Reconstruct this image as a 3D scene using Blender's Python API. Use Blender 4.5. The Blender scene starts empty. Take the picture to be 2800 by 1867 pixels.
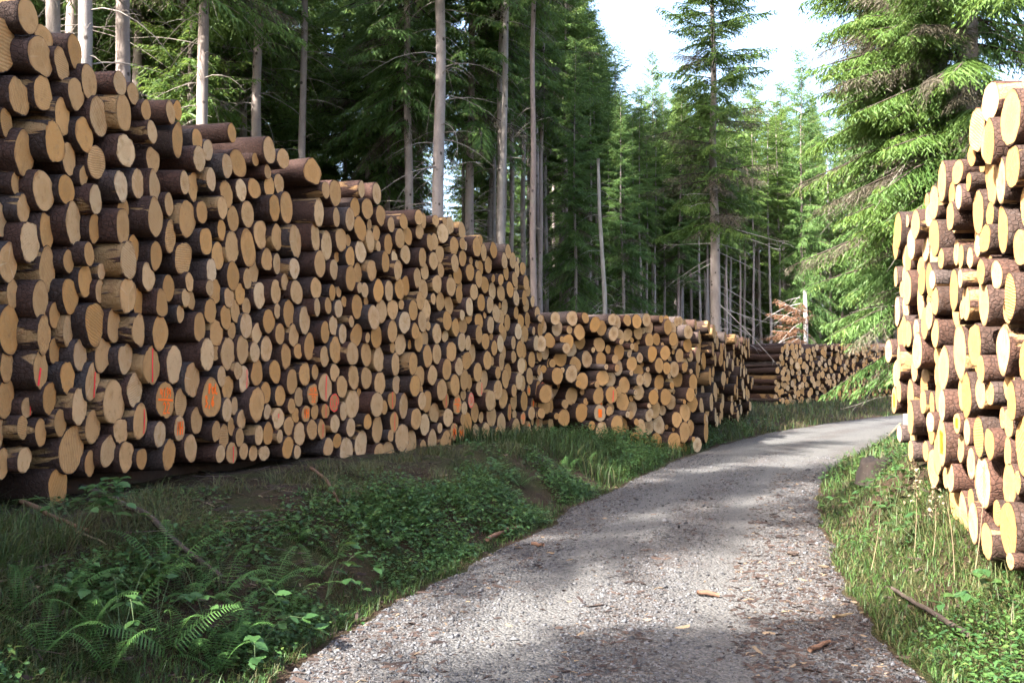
import bpy, math, random
import numpy as np
from mathutils import Vector, Matrix

# ------------------------------------------------------------------ camera, sky, sun, exposure
scene = bpy.context.scene
col = scene.collection
EYE = 1.65
FS = 2560.0                                   # focal length in photograph pixels (2800 wide)
PITCH = math.atan((1012.0 - 933.5) / FS)
cam_data = bpy.data.cameras.new("camera")
cam_data.sensor_width = 36.0
cam_data.lens = 36.0 * FS / 2800.0
cam_data.clip_start = 0.05
cam_data.clip_end = 2000.0
cam = bpy.data.objects.new("camera", cam_data)
col.objects.link(cam)
cam.location = (0, 0, EYE)
cam.rotation_euler = (math.pi / 2 + PITCH, 0, 0)
scene.camera = cam

SUN_EL = math.radians(43.0)
SUN_H = Vector((-0.77, -0.64)).normalized()    # horizontal direction towards the sun
TO_SUN = Vector((SUN_H.x * math.cos(SUN_EL), SUN_H.y * math.cos(SUN_EL), math.sin(SUN_EL)))
world = bpy.data.worlds.new("World")
scene.world = world
world.use_nodes = True
wn = world.node_tree
bg = wn.nodes["Background"]
sky = wn.nodes.new("ShaderNodeTexSky")
sky.sky_type = 'NISHITA'
sky.sun_disc = False
sky.sun_elevation = SUN_EL
sky.sun_rotation = math.atan2(SUN_H.x, SUN_H.y)
sky.dust_density = 5.0
sky.ozone_density = 1.0
sky.air_density = 1.0
bg.inputs["Strength"].default_value = 0.12
wn.links.new(sky.outputs[0], bg.inputs["Color"])
sun_data = bpy.data.lights.new("sun", 'SUN')
sun_data.energy = 5.0
sun_data.angle = math.radians(0.55)
sun_data.color = (1.0, 0.95, 0.86)
sun = bpy.data.objects.new("sun", sun_data)
col.objects.link(sun)
sun.location = TO_SUN * 60
sun.rotation_euler = TO_SUN.to_track_quat('Z', 'Y').to_euler()
scene.view_settings.view_transform = 'Standard'
scene.view_settings.look = 'None'
scene.view_settings.exposure = 3.0
scene.view_settings.gamma = 1.0
scene.cycles.max_bounces = 6
scene.cycles.diffuse_bounces = 3
scene.cycles.adaptive_threshold = 0.03
scene.cycles.transmission_bounces = 4
scene.cycles.use_denoising = True

rng = np.random.default_rng(11)
random.seed(11)

# ------------------------------------------------------------------ helpers
def tag(o, label=None, cat=None, group=None, kind=None):
    if label: o["label"] = label
    if cat: o["category"] = cat
    if group: o["group"] = group
    if kind: o["kind"] = kind
    return o

def link(name, mesh, parent=None):
    o = bpy.data.objects.new(name, mesh)
    col.objects.link(o)
    if parent is not None:
        o.parent = parent
    return o

def mesh_np(name, V, F, mats=(), midx=None, smooth=True, attrs=None):
    """V (n,3); F list of arrays (m,k) of polygons; attrs {name: (n,3)} point vectors."""
    V = np.asarray(V, np.float32)
    if isinstance(F, np.ndarray):
        F = [F]
    F = [np.asarray(f, np.int32) for f in F if len(f)]
    me = bpy.data.meshes.new(name)
    me.vertices.add(len(V))
    me.vertices.foreach_set("co", V.ravel())
    nl = sum(f.size for f in F)
    npoly = sum(len(f) for f in F)
    me.loops.add(nl)
    me.loops.foreach_set("vertex_index", np.concatenate([f.ravel() for f in F]))
    me.polygons.add(npoly)
    sizes = np.concatenate([np.full(len(f), f.shape[1], np.int32) for f in F])
    starts = np.zeros(npoly, np.int32)
    starts[1:] = np.cumsum(sizes)[:-1]
    me.polygons.foreach_set("loop_start", starts)
    for m in mats:
        me.materials.append(m)
    if midx is not None:
        me.polygons.foreach_set("material_index", np.asarray(midx, np.int32))
    if smooth is True:
        me.polygons.foreach_set("use_smooth", np.ones(npoly, bool))
    elif smooth is not False and smooth is not None:
        me.polygons.foreach_set("use_smooth", np.asarray(smooth, bool))
    for k, a in (attrs or {}).items():
        at = me.attributes.new(k, 'FLOAT_VECTOR', 'POINT')
        at.data.foreach_set("vector", np.asarray(a, np.float32).ravel())
    me.update(calc_edges=True)
    return me

def ray(sx, sy):
    """world direction of a photograph pixel (2800x1867)."""
    u = (sx - 1400.0) / FS
    v = (933.5 - sy) / FS
    c, s = math.cos(PITCH), math.sin(PITCH)
    return np.array([u, c - v * s, s + v * c])

def at_depth(sx, sy, depth):
    d = ray(sx, sy)
    return d / d[1] * depth + np.array([0, 0, EYE])

def project(p):
    """world point -> photograph pixel."""
    c, s = math.cos(PITCH), math.sin(PITCH)
    y, z = p[1], p[2] - EYE
    f = y * c + z * s
    v = -y * s + z * c
    return 1400.0 + FS * p[0] / f, 933.5 - FS * v / f

_perm = np.random.default_rng(5).permutation(256)
_val = np.random.default_rng(6).random(256)
def vnoise(x, y):
    x = np.asarray(x, float); y = np.asarray(y, float)
    xi = np.floor(x).astype(int); yi = np.floor(y).astype(int)
    fx = x - xi; fy = y - yi
    fx = fx * fx * (3 - 2 * fx); fy = fy * fy * (3 - 2 * fy)
    def h(a, b):
        return _val[_perm[(_perm[a & 255] + b) & 255]]
    return ((h(xi, yi) * (1 - fx) + h(xi + 1, yi) * fx) * (1 - fy)
            + (h(xi, yi + 1) * (1 - fx) + h(xi + 1, yi + 1) * fx) * fy)
def fbm(x, y, o=3):
    t = 0.0; a = 0.5
    for k in range(o):
        t = t + a * vnoise(x * 2 ** k + 17.3 * k, y * 2 ** k - 9.1 * k)
        a *= 0.5
    return t

def sstep(a, b, x):
    t = np.clip((x - a) / (b - a), 0, 1)
    return t * t * (3 - 2 * t)

# ------------------------------------------------------------------ materials
class NT:
    def __init__(self, name):
        self.m = bpy.data.materials.new(name)
        self.m.use_nodes = True
        self.t = self.m.node_tree
        self.t.nodes.clear()
        self.out = self.t.nodes.new("ShaderNodeOutputMaterial")
    def n(self, typ, **kw):
        nd = self.t.nodes.new(typ)
        for k, v in kw.items():
            if k.startswith("i_"):
                key = k[2:].replace("_", " ")
                key = int(key) if key.isdigit() else key
                nd.inputs[key].default_value = v
            else:
                setattr(nd, k, v)
        return nd
    def l(self, a, b):
        self.t.links.new(a, b)
    def val(self, sock, x):
        if isinstance(x, (int, float)):
            sock.default_value = x
        else:
            self.l(x, sock)
    def math(self, op, a, b=None, c=None, clamp=False):
        nd = self.n("ShaderNodeMath", operation=op)
        nd.use_clamp = clamp
        self.val(nd.inputs[0], a)
        if b is not None: self.val(nd.inputs[1], b)
        if c is not None: self.val(nd.inputs[2], c)
        return nd.outputs[0]
    def mix(self, fac, a, b, blend='MIX'):
        nd = self.n("ShaderNodeMix", data_type='RGBA', blend_type=blend)
        self.val(nd.inputs[0], fac)
        for s, x in ((nd.inputs[6], a), (nd.inputs[7], b)):
            if isinstance(x, tuple):
                s.default_value = (*x, 1) if len(x) == 3 else x
            else:
                self.l(x, s)
        return nd.outputs[2]
    def noise(self, vec, scale, detail=3.0, rough=0.55, dist=0.0):
        nd = self.n("ShaderNodeTexNoise")
        nd.inputs["Scale"].default_value = scale
        nd.inputs["Detail"].default_value = detail
        nd.inputs["Roughness"].default_value = rough
        nd.inputs["Distortion"].default_value = dist
        if vec is not None: self.l(vec, nd.inputs["Vector"])
        return nd.outputs["Fac"]
    def ramp(self, fac, lo, hi):
        nd = self.n("ShaderNodeMapRange")
        nd.interpolation_type = 'SMOOTHSTEP'
        self.val(nd.inputs[0], fac)
        nd.inputs[1].default_value = lo
        nd.inputs[2].default_value = hi
        return nd.outputs[0]
    def attr(self, name):
        return self.n("ShaderNodeAttribute", attribute_name=name)
    def sep(self, v):
        nd = self.n("ShaderNodeSeparateXYZ")
        self.l(v, nd.inputs[0])
        return nd.outputs
    def vmul(self, v, x, y, z):
        nd = self.n("ShaderNodeVectorMath", operation='MULTIPLY')
        self.l(v, nd.inputs[0]); nd.inputs[1].default_value = (x, y, z)
        return nd.outputs[0]
    def vadd(self, v, w):
        nd = self.n("ShaderNodeVectorMath", operation='ADD')
        self.l(v, nd.inputs[0]); self.l(w, nd.inputs[1])
        return nd.outputs[0]
    def bsdf(self, color, rough=0.8, bump=None, dist=0.01, strength=1.0, spec=0.3):
        b = self.n("ShaderNodeBsdfPrincipled")
        if isinstance(color, tuple): b.inputs["Base Color"].default_value = (*color, 1)
        else: self.l(color, b.inputs["Base Color"])
        self.val(b.inputs["Roughness"], rough)
        b.inputs["Specular IOR Level"].default_value = spec
        if bump is not None:
            bp = self.n("ShaderNodeBump")
            bp.inputs["Distance"].default_value = dist
            bp.inputs["Strength"].default_value = strength
            self.l(bump, bp.inputs["Height"])
            self.l(bp.outputs[0], b.inputs["Normal"])
        self.l(b.outputs[0], self.out.inputs[0])
        return b

def mat_wood_end():
    t = NT("sawn_wood_end")
    fc = t.attr("fc").outputs["Vector"]           # disc coordinates, radius 1
    rv = t.sep(t.attr("rv").outputs["Vector"])    # three random numbers per log
    off = t.n("ShaderNodeCombineXYZ")
    t.val(off.inputs[0], t.math('MULTIPLY', rv[0], 37.0))
    t.val(off.inputs[1], t.math('MULTIPLY', rv[1], 53.0))
    t.val(off.inputs[2], t.math('MULTIPLY', rv[2], 29.0))
    v = t.vadd(fc, off.outputs[0])
    n1 = t.noise(v, 1.6, 4.0, 0.6)
    n2 = t.noise(v, 9.0, 4.0, 0.65)
    c = t.mix(rv[0], (0.50, 0.250, 0.080), (0.60, 0.405, 0.225))
    orange = t.ramp(rv[1], 0.50, 0.95)
    c = t.mix(t.math('MULTIPLY', orange, 0.8), c, (0.47, 0.225, 0.065))
    grey = t.ramp(rv[2], 0.72, 1.0)
    c = t.mix(t.math('MULTIPLY', grey, 0.55), c, (0.47, 0.38, 0.27))
    s = t.sep(fc)
    r2 = t.math('ADD', t.math('MULTIPLY', s[0], s[0]), t.math('MULTIPLY', s[1], s[1]))
    r = t.math('SQRT', r2)
    rw = t.math('ADD', r, t.math('MULTIPLY', t.math('SUBTRACT', n1, 0.5), 0.35))
    heart = t.ramp(rw, 0.62, 0.45)
    c = t.mix(t.math('MULTIPLY', heart, t.math('MULTIPLY', rv[1], 0.42)), c, (0.33, 0.17, 0.055))
    ring = t.math('SINE', t.math('MULTIPLY', rw, 62.0))
    c = t.mix(t.math('MULTIPLY', t.ramp(ring, 0.0, 1.0), 0.20), c, (0.27, 0.14, 0.05))
    c = t.mix(t.math('MULTIPLY', t.ramp(n1, 0.48, 0.75), 0.8), c, (0.34, 0.19, 0.075))
    c = t.mix(t.math('MULTIPLY', t.ramp(n2, 0.55, 0.8), 0.45), c, (0.62, 0.47, 0.28))
    rot = t.math('MULTIPLY', t.ramp(rw, 0.42, 0.18), t.ramp(rv[2], 0.93, 0.97))
    c = t.mix(t.math('MULTIPLY', rot, 0.8), c, (0.13, 0.062, 0.030))
    # pale felling star on some ends
    ang = t.math('ARCTAN2', s[1], s[0])
    star = t.math('ABSOLUTE', t.math('SINE', t.math('ADD', t.math('MULTIPLY', ang, 1.5), t.math('MULTIPLY', rv[0], 6.0))))
    starm = t.math('MULTIPLY', t.ramp(star, 0.14, 0.02), t.ramp(rv[2], 0.72, 0.86))
    c = t.mix(t.math('MULTIPLY', starm, 0.4), c, (0.64, 0.50, 0.32))
    # dark cracks and dirt
    crack = t.ramp(t.noise(t.vmul(v, 1.0, 0.25, 1.0), 7.0, 5.0, 0.7, 0.6), 0.72, 0.80)
    c = t.mix(t.math('MULTIPLY', crack, 0.55), c, (0.08, 0.045, 0.025))
    dirt = t.ramp(t.noise(v, 2.6, 5.0, 0.7), 0.56, 0.74)
    c = t.mix(t.math('MULTIPLY', dirt, 0.60), c, (0.17, 0.10, 0.055))
    edge = t.ramp(rw, 0.86, 0.99)
    c = t.mix(t.math('MULTIPLY', edge, 0.55), c, (0.22, 0.095, 0.035))
    # saw marks
    sa = t.math('SINE', t.math('ADD', t.math('MULTIPLY', s[0], 46.0), t.math('MULTIPLY', n1, 9.0)))
    saw = t.math('MULTIPLY', t.ramp(sa, -0.6, 0.9), t.ramp(rv[2], 0.62, 0.25))
    c = t.mix(t.math('MULTIPLY', saw, 0.50), c, (0.24, 0.125, 0.045))
    c = t.mix(t.math('MULTIPLY', t.math('FRACT', t.math('MULTIPLY', rv[0], 7.31)), 0.42), c, (0.30, 0.16, 0.060))
    h = t.math('ADD', t.math('MULTIPLY', saw, -0.6), t.math('ADD', n2, t.math('MULTIPLY', crack, -1.0)))
    t.bsdf(c, 0.85, h, 0.006, 0.7, 0.15)
    return t.m

def mat_bark():
    t = NT("spruce_bark")
    bc = t.attr("fc").outputs["Vector"]           # (angle*R, metres along, R) per log
    rv = t.sep(t.attr("rv").outputs["Vector"])
    off = t.n("ShaderNodeCombineXYZ")
    t.val(off.inputs[0], t.math('MULTIPLY', rv[0], 61.0))
    t.val(off.inputs[1], t.math('MULTIPLY', rv[1], 47.0))
    t.val(off.inputs[2], t.math('MULTIPLY', rv[2], 83.0))
    v = t.vadd(bc, off.outputs[0])
    n1 = t.noise(v, 5.0, 5.0, 0.65)
    n2 = t.noise(v, 42.0, 4.0, 0.7)
    n3 = t.noise(t.vmul(v, 3.6, 0.9, 3.6), 1.0, 4.0, 0.6, 0.4)
    c = t.mix(n1, (0.012, 0.0072, 0.0058), (0.048, 0.029, 0.022))
    c = t.mix(t.math('MULTIPLY', t.ramp(n2, 0.5, 0.72), 0.5), c, (0.085, 0.072, 0.070))
    c = t.mix(t.math('MULTIPLY', rv[0], 0.65), c, (0.075, 0.034, 0.023))
    c = t.mix(t.math('MULTIPLY', t.ramp(rv[2], 0.55, 1.0), 0.4), c, (0.075, 0.070, 0.070))
    plates = t.n("ShaderNodeTexVoronoi", feature='DISTANCE_TO_EDGE')
    plates.inputs["Scale"].default_value = 28.0
    t.l(v, plates.inputs["Vector"])
    pl = t.ramp(plates.outputs["Distance"], 0.0, 0.12)
    c = t.mix(t.math('MULTIPLY', t.math('SUBTRACT', 1.0, pl), 0.55), c, (0.010, 0.006, 0.005))
    # torn bark shows the yellow sapwood
    thr = t.math('ADD', 0.495, t.math('MULTIPLY', rv[1], 0.26))
    torn = t.ramp(t.math('SUBTRACT', n3, thr), 0.0, 0.025)
    w = t.mix(t.noise(t.vmul(v, 30.0, 2.0, 30.0), 1.0, 4.0, 0.6), (0.15, 0.08, 0.034), (0.34, 0.215, 0.10))
    w = t.mix(t.math('MULTIPLY', t.ramp(n1, 0.45, 0.7), 0.6), w, (0.12, 0.058, 0.028))
    c = t.mix(torn, c, w)
    h = t.math('ADD', t.math('MULTIPLY', pl, 0.6), t.math('ADD', n2, t.math('MULTIPLY', torn, -1.6)))
    t.bsdf(c, 0.88, h, 0.010, 0.8, 0.2)
    return t.m

def mat_flat(name, color, rough=0.8, var=0.25, scale=20.0):
    t = NT(name)
    g = t.n("ShaderNodeTexCoord").outputs["Object"]
    n = t.noise(g, scale, 4.0, 0.6)
    dark = tuple(x * (1 - var * 1.4) for x in color)
    lite = tuple(min(1, x * (1 + var)) for x in color)
    c = t.mix(n, dark, lite)
    t.bsdf(c, rough, n, 0.004, 0.5)
    return t.m

def mat_leaf(name, dark, lite, tip, trans=0.35, rough=0.55, spec=0.25):
    t = NT(name)
    rv = t.sep(t.attr("rv").outputs["Vector"])
    oi = t.n("ShaderNodeObjectInfo").outputs["Random"]
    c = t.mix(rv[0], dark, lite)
    c = t.mix(t.math('MULTIPLY', rv[1], 0.8), c, tip)
    c = t.mix(t.math('MULTIPLY', oi, 0.35), c, tuple(x * 0.75 for x in dark))
    b = t.n("ShaderNodeBsdfPrincipled")
    t.l(c, b.inputs["Base Color"])
    b.inputs["Roughness"].default_value = rough
    b.inputs["Specular IOR Level"].default_value = spec
    tr = t.n("ShaderNodeBsdfTranslucent")
    c2 = t.mix(0.5, c, tip)
    t.l(c2, tr.inputs["Color"])
    mx = t.n("ShaderNodeMixShader")
    mx.inputs[0].default_value = trans
    t.l(b.outputs[0], mx.inputs[1]); t.l(tr.outputs[0], mx.inputs[2])
    t.l(mx.outputs[0], t.out.inputs[0])
    return t.m

def mat_trunk():
    t = NT("standing_spruce_bark")
    tc = t.n("ShaderNodeTexCoord").outputs["Object"]
    oi = t.n("ShaderNodeObjectInfo").outputs["Random"]
    n1 = t.noise(t.vmul(tc, 1.0, 1.0, 0.35), 9.0, 5.0, 0.65)
    n2 = t.noise(tc, 48.0, 4.0, 0.7)
    n3 = t.noise(tc, 1.3, 3.0, 0.5)
    c = t.mix(n1, (0.14, 0.115, 0.105), (0.38, 0.345, 0.325))
    c = t.mix(t.math('MULTIPLY', t.ramp(n2, 0.52, 0.7), 0.5), c, (0.075, 0.055, 0.048))
    c = t.mix(t.math('MULTIPLY', oi, 0.5), c, (0.19, 0.125, 0.105))
    c = t.mix(t.math('MULTIPLY', t.ramp(n3, 0.55, 0.75), 0.35), c, (0.20, 0.225, 0.17))
    vo = t.n("ShaderNodeTexVoronoi", feature='F1')
    vo.inputs["Scale"].default_value = 4.2
    t.l(t.vmul(tc, 1.0, 1.0, 0.8), vo.inputs["Vector"])
    c = t.mix(t.math('MULTIPLY', t.ramp(vo.outputs["Distance"], 0.20, 0.10), 0.85), c, (0.028, 0.021, 0.018))
    t.bsdf(c, 0.9, t.math('ADD', n2, n1), 0.02, 0.9, 0.15)
    return t.m

def mat_ground():
    t = NT("forest_floor")
    g = t.n("ShaderNodeNewGeometry").outputs["Position"]
    n1 = t.noise(g, 0.9, 5.0, 0.6)
    n2 = t.noise(g, 7.0, 5.0, 0.65)
    n3 = t.noise(g, 55.0, 4.0, 0.7)
    c = t.mix(n2, (0.014, 0.009, 0.006), (0.055, 0.036, 0.024))
    c = t.mix(t.math('MULTIPLY', t.ramp(n1, 0.45, 0.62), 0.8), c, (0.020, 0.033, 0.008))
    c = t.mix(t.math('MULTIPLY', t.ramp(n3, 0.50, 0.72), 0.6), c, (0.12, 0.075, 0.045))
    c = t.mix(t.math('MULTIPLY', t.ramp(n3, 0.50, 0.30), 0.5), c, (0.012, 0.008, 0.006))
    t.bsdf(c, 0.95, t.math('ADD', n3, t.math('MULTIPLY', n2, 2.0)), 0.03, 0.9, 0.1)
    return t.m

def mat_road():
    t = NT("road_gravel")
    g = t.n("ShaderNodeNewGeometry").outputs["Position"]
    rr = t.sep(t.attr("fc").outputs["Vector"])     # x: 0 left edge .. 1 right edge
    n1 = t.noise(g, 1.1, 4.0, 0.6)
    n2 = t.noise(g, 18.0, 5.0, 0.7)
    vo = t.n("ShaderNodeTexVoronoi", feature='F1')
    vo.inputs["Scale"].default_value = 46.0
    t.l(g, vo.inputs["Vector"])
    vs = t.sep(vo.outputs["Color"])
    c = t.mix(vs[0], (0.030, 0.029, 0.029), (0.106, 0.103, 0.103))
    c = t.mix(t.math('MULTIPLY', n2, 0.45), c, (0.054, 0.050, 0.048))
    # wheel tracks are finer and paler, margins and middle carry bark litter
    trk = t.math('ABSOLUTE', t.math('SUBTRACT', t.math('ABSOLUTE', t.math('SUBTRACT', rr[0], 0.52)), 0.20))
    trackm = t.ramp(t.math('ADD', trk, t.math('MULTIPLY', t.math('SUBTRACT', n1, 0.5), 0.25)), 0.15, 0.03)
    c = t.mix(t.math('MULTIPLY', trackm, 0.45), c, (0.082, 0.079, 0.076))
    lit = t.ramp(t.math('ADD', n1, t.math('MULTIPLY', t.math('SUBTRACT', trk, 0.13), 1.6)), 0.46, 0.62)
    lit = t.math('MULTIPLY', lit, t.ramp(n2, 0.36, 0.58))
    c = t.mix(t.math('MULTIPLY', lit, 0.5), c, (0.046, 0.034, 0.029))
    h = t.math('ADD', t.math('MULTIPLY', vo.outputs["Distance"], -2.0), n2)
    t.bsdf(c, 0.9, h, 0.012, 0.8, 0.25)
    return t.m

def mat_attr(name, a, b, cc, rough=0.85):
    t = NT(name)
    rv = t.sep(t.attr("rv").outputs["Vector"])
    c = t.mix(rv[0], a, b)
    c = t.mix(rv[1], c, cc)
    t.bsdf(c, rough, None, spec=0.2)
    return t.m

M = dict(
    wood=mat_wood_end(), bark=mat_bark(), trunk=mat_trunk(), ground=mat_ground(), road=mat_road(),
    orange=mat_flat("orange_spray_paint", (0.95, 0.155, 0.008), 0.6, 0.04),
    red=mat_flat("red_spray_paint", (0.85, 0.030, 0.040), 0.6, 0.04),
    dead=mat_flat("dead_branch_wood", (0.20, 0.175, 0.155), 0.9, 0.35, 3.0),
    deadpale=mat_flat("bleached_branch_wood", (0.31, 0.285, 0.265), 0.9, 0.3, 3.0),
    twig=mat_flat("twig_bark", (0.045, 0.032, 0.026), 0.9, 0.4, 14.0),
    stick=mat_flat("stick_wood", (0.115, 0.062, 0.040), 0.85, 0.4, 14.0),
    straw=mat_flat("dry_straw", (0.17, 0.13, 0.08), 0.85, 0.25, 14.0),
    stem=mat_flat("bramble_stem", (0.05, 0.075, 0.03), 0.8, 0.3, 14.0),
    stump=mat_flat("stump_wood", (0.028, 0.021, 0.018), 0.95, 0.5, 10.0),
    needle=mat_leaf("spruce_needles", (0.046, 0.104, 0.032), (0.108, 0.192, 0.050), (0.16, 0.21, 0.05), 0.45),
    needle_light=mat_leaf("bright_spruce_needles", (0.046, 0.098, 0.022), (0.105, 0.178, 0.036), (0.17, 0.22, 0.045), 0.42),
    needle_grey=mat_leaf("dying_spruce_needles", (0.060, 0.050, 0.036), (0.105, 0.088, 0.062), (0.08, 0.09, 0.04), 0.25),
    needle_brown=mat_leaf("brown_dead_needles", (0.12, 0.060, 0.034), (0.22, 0.115, 0.065), (0.24, 0.15, 0.09), 0.3),
    grass=mat_leaf("grass_blades", (0.014, 0.038, 0.010), (0.062, 0.125, 0.026), (0.15, 0.12, 0.06), 0.4, 0.5, 0.3),
    leaf=mat_leaf("herb_leaves", (0.018, 0.056, 0.018), (0.075, 0.155, 0.040), (0.14, 0.19, 0.045), 0.35, 0.45, 0.35),
    fern=mat_leaf("fern_fronds", (0.036, 0.105, 0.028), (0.090, 0.185, 0.045), (0.14, 0.20, 0.05), 0.4, 0.5, 0.3),
    stone=mat_attr("crushed_stone", (0.024, 0.024, 0.027), (0.115, 0.115, 0.122), (0.052, 0.044, 0.040)),
    chip=mat_attr("bark_and_wood_chips", (0.018, 0.012, 0.011), (0.052, 0.035, 0.029), (0.17, 0.125, 0.082)),
)

# ------------------------------------------------------------------ terrain
RZ = np.array([-8, -2, 2, 4.95, 6, 7.8, 10.1, 13.5, 16.9, 20.3, 25.3, 30.8, 37, 45, 80, 140.])
RL = np.array([-2.3, -2.0, -1.75, -1.38, -1.06, -.53, .32, 1.5, 2.8, 4.4, 7.1, 10.9, 16.5, 26, 75, 165.])
RR = np.array([1.7, 1.75, 1.9, 2.15, 2.3, 2.7, 3.37, 4.5, 5.9, 7.7, 11.0, 15.8, 23.5, 36, 88, 185.])
_zz = np.linspace(-8, 140, 1500)
def _smooth(a, k=25):
    w = np.ones(k) / k
    return np.convolve(np.pad(a, k // 2, mode='edge'), w, 'valid')
_L = _smooth(np.interp(_zz, RZ, RL)); _R = _smooth(np.interp(_zz, RZ, RR))
_sl = np.gradient((_L + _R) / 2, _zz)
_cos = 1 / np.sqrt(1 + _sl ** 2)
def road_l(z): return np.interp(z, _zz, _L) + 0.22 * (vnoise(z * 0.9, 3.3) - 0.5) + 0.10 * (vnoise(z * 4.0, 7.7) - 0.5)
def road_r(z): return np.interp(z, _zz, _R) + 0.26 * (vnoise(z * 0.8, 13.1) - 0.5) + 0.12 * (vnoise(z * 3.7, 2.9) - 0.5)

def height(x, z):
    x = np.asarray(x, float); z = np.asarray(z, float)
    cs = np.interp(z, _zz, _cos)
    dl = (road_l(z) - x) * cs
    dr = (x - road_r(z)) * cs
    HL = np.interp(z, [0, 4, 6.5, 10, 13, 15.6, 17.2, 18.5, 20, 26, 34, 60], [0.82, 0.72, 0.67, 0.62, 0.57, 0.48, 0.30, 0.10, 0.14, 0.22, 0.26, 0.4])
    WL = np.interp(z, [0, 6, 12, 15.6, 18, 22, 30, 40], [1.8, 1.7, 1.5, 1.4, 0.9, 0.8, 1.6, 2.0])
    HR = np.interp(z, [0, 4.8, 6, 8, 10, 13, 18, 30], [0.20, 0.30, 0.42, 0.62, 0.80, 0.55, 0.35, 0.3])
    bl = HL * sstep(0.02, 1.0, dl / WL)
    br = HR * sstep(0.02, 1.0, dr / 1.15)
    far = 0.055 * np.maximum(0, dl - 12) + 0.03 * np.maximum(0, dr - 14) + 0.05 * np.maximum(0, z - 46) * (dl > 0)
    onroad = np.minimum(-dl, -dr)
    bump = 0.16 * (fbm(x * 1.3, z * 1.3, 4) - 0.47) * sstep(0.0, 0.9, np.maximum(dl, dr))
    ditch = -0.05 * np.exp(-((np.maximum(dl, dr) - 0.25) / 0.18) ** 2)
    base = np.where(dl > 0, bl, np.where(dr > 0, br, 0.0)) + far + bump + ditch
    return base - 0.05 * sstep(0.0, 0.25, onroad)

def spaced(a, b, fine_a, fine_b, fine, grow=1.12):
    xs = list(np.arange(fine_a, fine_b, fine))
    s = fine; x = fine_b
    while x < b:
        xs.append(x); s *= grow; x += s
    xs.append(b)
    s = fine; x = fine_a - fine
    while x > a:
        xs.insert(0, x); s *= grow; x -= s
    xs.insert(0, a)
    return np.array(xs)

gx = spaced(-420, 480, -7, 9, 0.13)
gz = spaced(-60, 620, 2.5, 24, 0.13)
GX, GZ = np.meshgrid(gx, gz)
GH = height(GX, GZ)
nx, nz = len(gx), len(gz)
ii = (np.arange(nz - 1)[:, None] * nx + np.arange(nx - 1)[None, :]).ravel()
quads = np.stack([ii, ii + 1, ii + 1 + nx, ii + nx], 1)
ground = link("ground", mesh_np("ground", np.stack([GX.ravel(), GZ.ravel(), GH.ravel()], 1), quads, [M["ground"]]))
tag(ground, "brown and mossy forest floor with a bank on each side of the road", "ground", kind="structure")

# road sheet
rz = np.concatenate([np.arange(-6, 2, 0.5), np.arange(2, 26, 0.10), np.arange(26, 120, 0.6)])
ru = np.linspace(0, 1, 41)
L_, R_ = road_l(rz), road_r(rz)
RX = L_[:, None] + (R_ - L_)[:, None] * ru[None, :]
RY = np.repeat(rz[:, None], len(ru), 1)
w_ = (R_ - L_)[:, None]
ed = np.minimum(ru, 1 - ru)[None, :] * w_
RH = 0.012 + 0.035 * sstep(0, 1.2, ed) - 0.022 * (np.exp(-((ru[None, :] - 0.32) / 0.09) ** 2) + np.exp(-((ru[None, :] - 0.72) / 0.09) ** 2))
RH = RH + 0.03 * (fbm(RX * 1.7, RY * 1.7, 4) - 0.47) - 0.05 * sstep(0.10, 0.0, ed)
def road_h(x, z):
    l, r = road_l(z), road_r(z)
    u = (x - l) / (r - l)
    e = np.minimum(u, 1 - u) * (r - l)
    return (0.012 + 0.035 * sstep(0, 1.2, e) - 0.022 * (np.exp(-((u - 0.32) / 0.09) ** 2) + np.exp(-((u - 0.72) / 0.09) ** 2))
            + 0.03 * (fbm(x * 1.7, z * 1.7, 4) - 0.47) - 0.05 * sstep(0.10, 0.0, e))
n1_, n2_ = len(rz), len(ru)
ii = (np.arange(n1_ - 1)[:, None] * n2_ + np.arange(n2_ - 1)[None, :]).ravel()
quads = np.stack([ii, ii + 1, ii + 1 + n2_, ii + n2_], 1)
fcat = np.stack([np.repeat(ru[None, :], n1_, 0).ravel(), np.zeros(n1_ * n2_), np.zeros(n1_ * n2_)], 1)
road = link("road", mesh_np("road", np.stack([RX.ravel(), RY.ravel(), RH.ravel()], 1), quads, [M["road"]], attrs={"fc": fcat}))
tag(road, "grey gravel forest road curving away behind the stacks", "road", kind="structure")

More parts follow.
